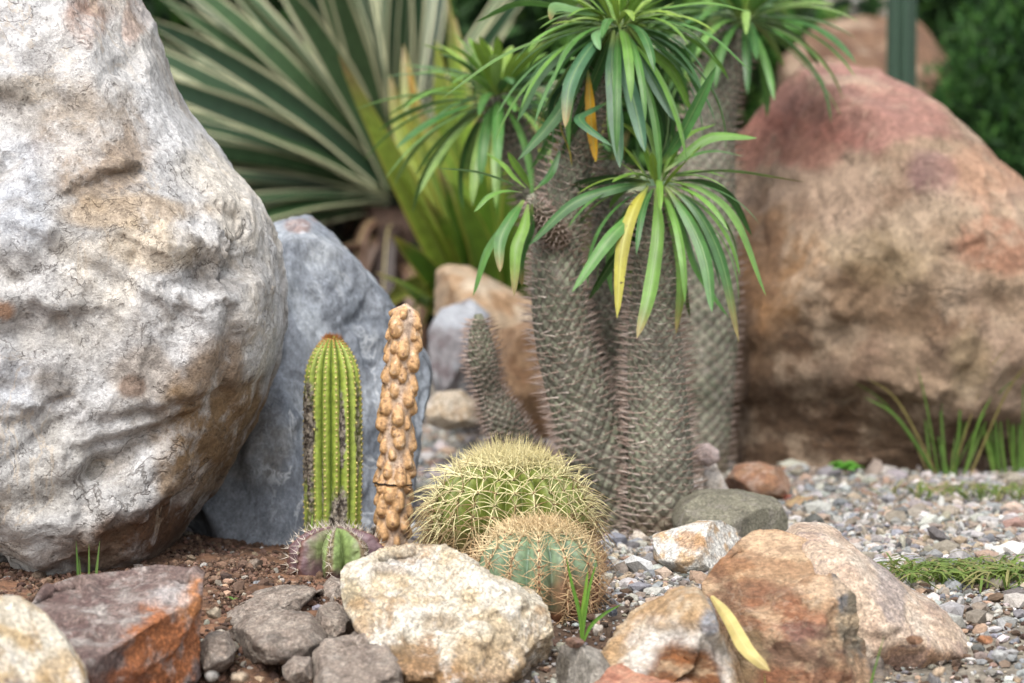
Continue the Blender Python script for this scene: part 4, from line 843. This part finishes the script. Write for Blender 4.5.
# ------------------------------------------------------------------ background bushes, column cactus, far trunk
def shrub(name, label, cat, cen, rad, n, leaf, cols, seed, group=None, needle=False, stems=7):
    rs = np.random.RandomState(seed); cen = np.array(cen, float); b = np.array((cen[0], cen[1], float(gz(cen[0], cen[1]))-.02))
    e = empty(name, tuple(b), label, cat, group)
    d = norm(rs.normal(size=(n, 3))); r_ = rs.rand(n)**.45; p = d*r_[:, None]; lump = 1+.3*fbm(d*2.2, 3, seed); p = cen+p*lump[:, None]*np.array(rad)
    cl = fbm(p*5/max(rad)*.6+seed, 3, seed+1); keep = cl+.35*rs.rand(n) > -.08; p, d = p[keep], d[keep]; n = len(p)
    ax = norm(d*.6+rs.normal(size=(n, 3))*.6+np.array((0, -.1, .35))) if not needle else norm(d*.5+rs.normal(size=(n, 3))*.55+np.array((0, 0, .5)))
    sd_ = norm(np.cross(ax, rs.normal(size=(n, 3)))); L = leaf*(.6+.8*rs.rand(n))[:, None]; W_ = L*(.22 if not needle else .14)
    nn = np.cross(ax, sd_)*L*.12
    V = np.stack((p, p+ax*L*.45+sd_*W_+nn, p+ax*L, p+ax*L*.45-sd_*W_+nn), 1); cc = np.array(cols)[rs.randint(0, len(cols), n)]*(.7+.6*rs.rand(n, 1))
    mb = MB(); mb.add(V.reshape(-1, 3), np.arange(4*n).reshape(-1, 4), np.repeat(cc, 4, 0)); mb.build('foliage', M['bush'], e, b, smooth=False)
    mb = MB()
    for i in range(stems):
        q = cen+norm(rs.normal(size=3))*np.array(rad)*.6; c = path([b, b*.6+q*.4+rs.normal(size=3)*.03, q], 12); T_, A_, B_ = frames(c); ph = np.arange(8)/8*2*PI
        V = c[:, None]+(A_[:, None]*np.cos(ph)[None, :, None]+B_[:, None]*np.sin(ph)[None, :, None])*np.linspace(.022, .006, 12)[:, None, None]; mb.add(V.reshape(-1, 3), grid_faces(12, 8), C(84,66,52))
    mb.build('stems', M['wax'], e, b)
DG = [C(52,84,40), C(40,66,34), C(72,108,50), C(32,54,30)]
LG = [C(92,140,60), C(70,116,48), C(120,160,76)]
shrub('bush', 'dark bush far behind the striped agave, left part of the background', 'bush', (-.85, 8.2, .55), (1.0, .5, .85), 16000, .10, DG, 1)
shrub('bush', 'brighter green bush in the background behind the tops of the leafy crowns', 'bush', (.15, 8.6, .6), (.9, .5, .9), 15000, .10, LG+DG, 2)
shrub('bush', 'dim low bush in the shade right behind the slate boulder', 'bush', (-.25, 7.3, .12), (.7, .3, .3), 7000, .08, [C(44,56,34), C(36,44,30), C(60,56,44)], 3)
shrub('conifer_bush', 'feathery green conifer bush at the upper right corner', 'bush', (1.48, 7.6, .32), (.42, .4, .85), 34000, .045, [C(58,100,44), C(44,80,38), C(80,124,56), C(34,60,30)], 4, needle=True)
shrub('bush', 'dark green bush at the far right edge behind the conifer bush', 'bush', (1.9, 9.6, .6), (1.2, .5, 1.1), 14000, .12, DG, 5)
shrub('tall_hedge', 'tall dark hedge closing the view behind everything', 'hedge', (0, 12.5, 1.0), (4.2, .7, 2.0), 42000, .17, DG+[C(84,110,60)], 6, stems=14)
# dark column cactus far behind the sandstone boulder
base = P(901, 150, 7.0); base[2] = gz(base[0], base[1])-.02; H = P(901, -80, 7.0)[2]-base[2]; pr = (np.array([0, .9, .97, 1]), np.array([.04, .037, .025, .002]))
t_ = empty('column_cactus', tuple(base), 'thin dark green column cactus rising blurred behind the sandstone boulder', 'cactus')
V, F, cc = ribbed(H, pr, 7, .3, lambda V, t, w_: C(44,68,52)*(.7+.5*w_[:, None]), None, .8, nt_=60); mb = MB(); mb.add(V+base, F, cc); mb.build('body', M['cactus'], t_, base)
# far brownish trunk at the top left
base = P(186, 200, 9.5); base[2] = gz(base[0], base[1])-.02; mb = MB(); c = path([base, P(184, 60, 9.5), P(178, -60, 9.5), P(176, -180, 9.5)], 40); T_, A_, B_ = frames(c); ph = np.arange(32)/32*2*PI
V = (c[:, None]+(A_[:, None]*np.cos(ph)[None, :, None]+B_[:, None]*np.sin(ph)[None, :, None])*np.linspace(.1, .08, 40)[:, None, None]).reshape(-1, 3); V += (fbm(V*9, 4, 3)*.02)[:, None]*norm(V-np.repeat(c, 32, 0)); mb.add(V, grid_faces(40, 32), C(140,112,96))
t_ = empty('tree', tuple(base), 'far brown tree trunk blurred at the top left, above the striped agave', 'tree'); mb.build('trunk', M['wax'], t_, base)
rs = np.random.RandomState(71); n = 9000; d = norm(rs.normal(size=(n, 3))); p = c[-1]+d*(rs.rand(n, 1)**.4)*np.array((1.1, .9, .6))+(0, 0, .3); ax = norm(rs.normal(size=(n, 3))); sd_ = norm(np.cross(ax, rs.normal(size=(n, 3)))); L = .12
V = np.stack((p, p+ax*L*.5+sd_*L*.25, p+ax*L, p+ax*L*.5-sd_*L*.25), 1); mb = MB(); mb.add(V.reshape(-1, 3), np.arange(4*n).reshape(-1, 4), np.repeat(np.array(DG)[rs.randint(0, 4, n)], 4, 0)); mb.build('crown', M['bush'], t_, base, smooth=False)

# ------------------------------------------------------------------ grasses, seedlings, litter
def tuft(label, px, py, D, n, Lpx, w_, cols, seed, lean=0, spread=.5, cat='grass tuft', name='grass_tuft', heads=None, br=.012):
    rs = np.random.RandomState(seed); b = P(px, py, D); b[2] = float(gz(b[0], b[1])); mb = MB()
    for i in range(n):
        a = rs.rand()*2*PI; L = Lpx*D/FPX*(.5+.6*rs.rand()); o = np.array((math.cos(a), math.sin(a)*.6, 0)); sp_ = spread*rs.rand(); p0 = b+o*br*rs.rand()
        top = p0+np.array((lean*L, 0, L))*(1-sp_*.35)+o*L*sp_; mid = p0*.45+top*.55+np.array((0, 0, L*.12*sp_*1.5)); 
        ribbon(mb, [p0, mid, top], w_*(.6+.7*rs.rand()), norm(np.cross(top-p0, (rs.normal()*.5, -1, 0))), cols[rs.randint(len(cols))]*(.85+.3*rs.rand()), fold=.3, n=12, rnd=rs.rand(), prof=([0, .5, .85, 1], [.8, 1, .5, .02]), twist=rs.normal()*.5, k=3)
    return tag(mb.build(name, M['blade'], None, tuple(b)), label, cat)
BG = [C(128,170,62), C(104,150,54), C(150,184,84)]
mb = MB(); b = P(582, 622, 3.18); b[2] = gz(b[0], b[1])
for px in [[(583,622),(580,598),(572,575),(566,556)], [(584,622),(586,600),(590,580),(597,560)], [(583,622),(583,600),(586,580),(588,570)], [(584,624),(592,612),(606,606),(622,604)]]:
    m = len(px); o = P(*px[0], 3.18)-b; ribbon(mb, [P(x, y, 3.18)-o*(1-i/3) for i, (x, y) in enumerate(px)], .0046, (1, 0, 0), BG[RNG.randint(3)], fold=.4, n=14, rnd=RNG.rand(), prof=([0, .4, .8, 1], [.5, 1, .6, .03]), k=3)
tag(mb.build('grass_tuft', M['blade'], None, tuple(b)), 'bright green grass sprout in front of the small blue-green barrel cactus', 'grass tuft')
tuft('thin grass wisps growing against the foot of the huge pale boulder', 86, 600, 3.28, 5, 70, .0028, [C(110,140,70), C(90,124,56)], 5, spread=.25)
tuft('blurred tall grass tuft at the right, in front of the sandstone boulder', 950, 470, 4.72, 22, 200, .0040, [C(132,168,80), C(110,148,66), C(178,164,104)], 6, lean=-.05, spread=.8, br=.05)
tuft('blurred tall grass tuft at the right frame edge', 1014, 462, 4.75, 30, 230, .0040, [C(136,172,80), C(110,150,64)], 7, lean=-.05, spread=.4, br=.06)
tuft('single thin grass blades at the bottom in front of the sandstone rock, right one', 848, 712, 2.92, 2, 120, .003, BG, 8, lean=.15, spread=.15)
tuft('single thin grass blades at the bottom in front of the sandstone rock, left one', 766, 712, 2.92, 2, 105, .0028, BG, 9, lean=-.1, spread=.12)
tuft('thin grass blade by the left base of the green column cactus', 308, 560, 3.6, 2, 55, .0026, BG, 10, lean=-.05, spread=.2)
tuft('little green grass tuft beside the whitish stump', 688, 510, 4.2, 6, 40, .005, BG, 12, spread=.4)
for i, (x, y, l) in enumerate([(950, 590, 'flat patch of low creeping grass on the gravel at the right edge'), (985, 500, 'sparse green weed patch on the gravel below the grass tufts'), (1010, 585, 'low grass lying flat at the extreme right below the weed patch')]):
    D = (CAM_H*FPX)/(y-175); rs = np.random.RandomState(60+i); b = P(x, y, D); b[2] = gz(b[0], b[1]); mb = MB()
    for j in range([240, 120, 160][i]):
        p0 = b+np.array((rs.normal()*.07, rs.normal()*.035, 0)); p0[2] = gz(p0[0], p0[1])+.004; a = rs.rand()*2*PI; L = .035+.05*rs.rand(); o = np.array((math.cos(a), math.sin(a), 0))
        ribbon(mb, [p0, p0+o*L*.5+(0, 0, .02), p0+o*L+(0, 0, .012)], .0035, (-o[1], o[0], .3), [C(126,146,70), C(108,132,60), C(156,150,96)][rs.randint(3)], n=7, k=3, rnd=rs.rand())
    tag(mb.build('grass_patch', M['blade'], None, tuple(b)), l, 'grass patch')
def weed(label, px, py, D, n, s, seed, col):
    rs = np.random.RandomState(seed); b = P(px, py, D); b[2] = gz(b[0], b[1]); e = empty('seedling', tuple(b), label, 'seedling'); mb = MB(); c0 = b+np.array((0, 0, s*.6))
    for i in range(n):
        a = 2*PI*i/n+rs.rand()*.5; o = np.array((math.cos(a), math.sin(a), 0)); L = s*(.8+.5*rs.rand()); z0 = c0+(0, 0, s*.35*(i % 3)/3)
        ribbon(mb, [z0+o*s*.1, z0+o*L*.6+(0, 0, s*.25), z0+o*L*1.1+(0, 0, s*.1)], L*.55, (-o[1], o[0], 0), col*(.8+.4*rs.rand()), n=10, fold=.2, rnd=rs.rand())
    mb.build('leaves', M['blade'], e, b); mb = MB(); spines(mb, [b-(0, 0, .005)], [(0, 0, 1.)], s*1.1, s*.07, C(120,140,70), None, None, 4); mb.build('stem', M['cactus'], e, b)
weed('tiny green seedling among the grey mudstones', 222, 645, 3.12, 8, .014, 1, C(110,160,60))
weed('small leafy green weed at the foot of the sandstone boulder', 845, 474, 4.68, 16, .028, 2, C(104,170,64))
weed('tiny green seedling at the base of the big spiny trunks', 232, 622, 3.3, 4, .007, 3, C(120,160,80))
bpy.data.objects[[o.name for o in bpy.data.objects if o.name.startswith('seedling')][-1]]['label'] = 'tiniest green sprout on the red soil above the grey mudstones'
# yellow fallen leaf blade between the rocks
mb = MB(); pts = [P(711, 596, 3.08), P(727, 616, 3.03), P(746, 648, 2.98), P(770, 671, 2.96)]; ribbon(mb, pts, .0165, (.7, -.45, .5), C(226,208,136), fold=.45, n=20, rnd=.3, prof=([0, .2, .6, .9, 1], [.25, .7, 1, .6, .05]), tipcol=C(190,170,110), twist=.7, wave=.12)
mb2 = MB(); ribbon(mb2, [p+np.array((-.006, -.004, -.006)) for p in pts], .02, (.75, -.3, .6), C(206,190,120), fold=.3, n=20, rnd=.6)
b = P(740, 690, 3.0); tag(mb.build('fallen_leaf', M['dry'], None, tuple(b)), 'fallen pale yellow leaf blade lying between the arched rock and the sandstone rock', 'leaf')
# dead curled leaf scraps and twigs
def twig(label, a, c_, D, r, col):
    p0, p1 = P(*a, D), P(*c_, D); p0[2] = float(gz(p0[0], p0[1]))+r; b = p0.copy(); c = path([p0, (p0+p1)/2+RNG.normal(size=3)*.006, p1], 20); T_, A_, B_ = frames(c); ph = np.arange(8)/8*2*PI
    V = c[:, None]+(A_[:, None]*np.cos(ph)[None, :, None]+B_[:, None]*np.sin(ph)[None, :, None])*r*np.linspace(1, .5, 20)[:, None, None]; mb = MB(); mb.add(V.reshape(-1, 3), grid_faces(20, 8), col); tag(mb.build('twig', M['wax'], None, tuple(b)), label, 'twig')
twig('pale crooked twig leaning beside the right spiny trunk toward the stump', (672, 512), (708, 478), 4.2, .0045, C(206,190,176))
twig('thin dry stalk lying on the gravel below the sandstone boulder', (880, 455), (960, 470), 4.8, .002, C(190,170,150))
twig('dark thin twig between the short spiny shoot and the thick trunk', (528, 470), (546, 440), 4.0, .002, C(70,50,44))
rs = np.random.RandomState(15)
LP = [(352,604,3.36,'curled brown leaf scrap behind the small mudstone'), (790,470,4.8,'rust-coloured dead leaf on the gravel near the low brown rock'), (800,508,4.3,'tan dead leaf flat on the gravel right of the grey-green block'), (960,462,4.85,'dry orange leaf litter under the right grass tuft'), (1000,468,4.8,'orange-brown dead leaf under the edge grass tuft'), (772,500,4.4,'small brick-red leaf beside the grey-green block'), (585,470,4.9,'ochre dead leaf behind the thick trunk')]
for i, (x, y, D, l) in enumerate(LP):
    D = CAM_H*FPX/(y-175) if y < 560 else D; b = P(x, y, D); b[2] = gz(b[0], b[1])+.006; a = rs.rand()*PI; o = np.array((math.cos(a), math.sin(a)*.7, 0)); L = .03+.03*rs.rand(); mb = MB()
    ribbon(mb, [b-o*L, b+(0, 0, .010), b+o*L+(0, 0, .006)], .022, (-o[1], o[0], .25), [C(150,112,80), C(176,104,66), C(196,164,126), C(184,120,74)][i % 4], n=12, fold=.35, rnd=rs.rand(), wave=.25)
    tag(mb.build('dead_leaf', M['dry'], None, tuple(b)), l, 'leaf')

# loose stones one can point to
SP = [(178,578,22,14,'pale grey stone on the red soil below the huge boulder',(190,188,182)), (118,586,20,16,'brown round stone at the foot of the huge pale boulder',(128,104,86)), (236,592,24,13,'white flat stone on the soil left of the grey mudstones',(214,208,196)), (258,590,18,17,'blue-grey stone touching the white flat stone',(132,134,138)), (214,614,18,12,'cream pebble just above the green seedling',(206,190,166)), (204,566,10,7,'tiny pale pebble high on the red soil mound',(170,166,160)), (255,566,20,14,'grey-brown stone on the mound before the slate boulder',(140,124,110)), (38,577,16,12,'dim brown stone under the left edge of the huge boulder',(126,108,92)), (8,580,14,8,'small grey stone at the left frame edge under the boulder',(150,146,142)),
      (652,566,18,13,'dark blue-grey stone on the grit right of the barrel cacti',(120,126,136)), (624,568,14,16,'pale slanted stone on the grit near the small barrel cactus',(180,184,186)), (640,540,22,16,'white and tan stone at the foot of the right spiny trunk',(206,194,180)), (664,588,22,10,'tan flat stone above the arched rock',(196,172,144)), (612,612,14,10,'dark round pebble beside the grass sprout',(96,100,108)), (684,548,18,13,'olive-grey stone between the white rock and the trunk',(132,130,120)), (600,560,18,16,'orange tan stone touching the small barrel cactus',(196,156,116)), (668,536,20,9,'tan stone chip left of the white rock',(200,170,136)), (632,590,16,12,'mid grey stone in the middle of the grit patch',(150,150,150)), (598,630,14,12,'pale pebble on dark earth right of the grass sprout',(190,180,168)), (575,642,22,11,'brown flat stone on the earth under the grass sprout',(134,106,90)),
      (976,574,14,8,'warm tan stone on the gravel near the creeping grass',(190,150,116)), (915,640,18,9,'brown stone right of the pink sloping rock',(150,116,92)), (985,640,18,9,'rust stone on the gravel at the lower right',(170,120,86)), (1000,655,20,10,'pale grey stone at the lower right corner',(186,186,184)), (940,672,18,10,'tan stone at the bottom right below the pink rock',(200,176,150)), (820,510,28,12,'pale orange flat stone on the gravel behind the pink rock',(214,176,146)), (790,500,18,10,'brick-red stone on the gravel beside the low brown rock',(176,104,84)), (850,520,18,8,'bluish flat stone on the gravel behind the pink rock',(160,166,176)), (1005,520,20,10,'white stone on the gravel at the right edge',(216,214,210)),
      (212,676,16,10,'pale grey pebble at the bottom left of the mudstones',(180,176,170)), (240,678,22,11,'light tan pebble along the bottom below the mudstones',(200,180,156)), (655,655,1,1,None,(0,0,0))]
for i, (x, y, wx, hy, lab, col) in enumerate(SP):
    if lab is None: continue
    D = CAM_H*FPX/(y+hy*.3-175)
    for _ in range(6):
        g = float(gz((x-512)/FPX*D, D)); D = (CAM_H-g)*FPX/(y+hy*.3-175)
    c = C(*col); o = rock('loose_stone', lab, ell(x-wx/2, y-hy*.6, x+wx/2, y+hy*.6, 9, i, .3, 2.2), D, wx*.45*D/FPX, M['pink' if i % 3 else 'grey'], [c, c*.85, c*1.12], sub=4, nfac=6, fd=.7, amp=.06, seed=200+i, group='loose stones lying on the soil and gravel')
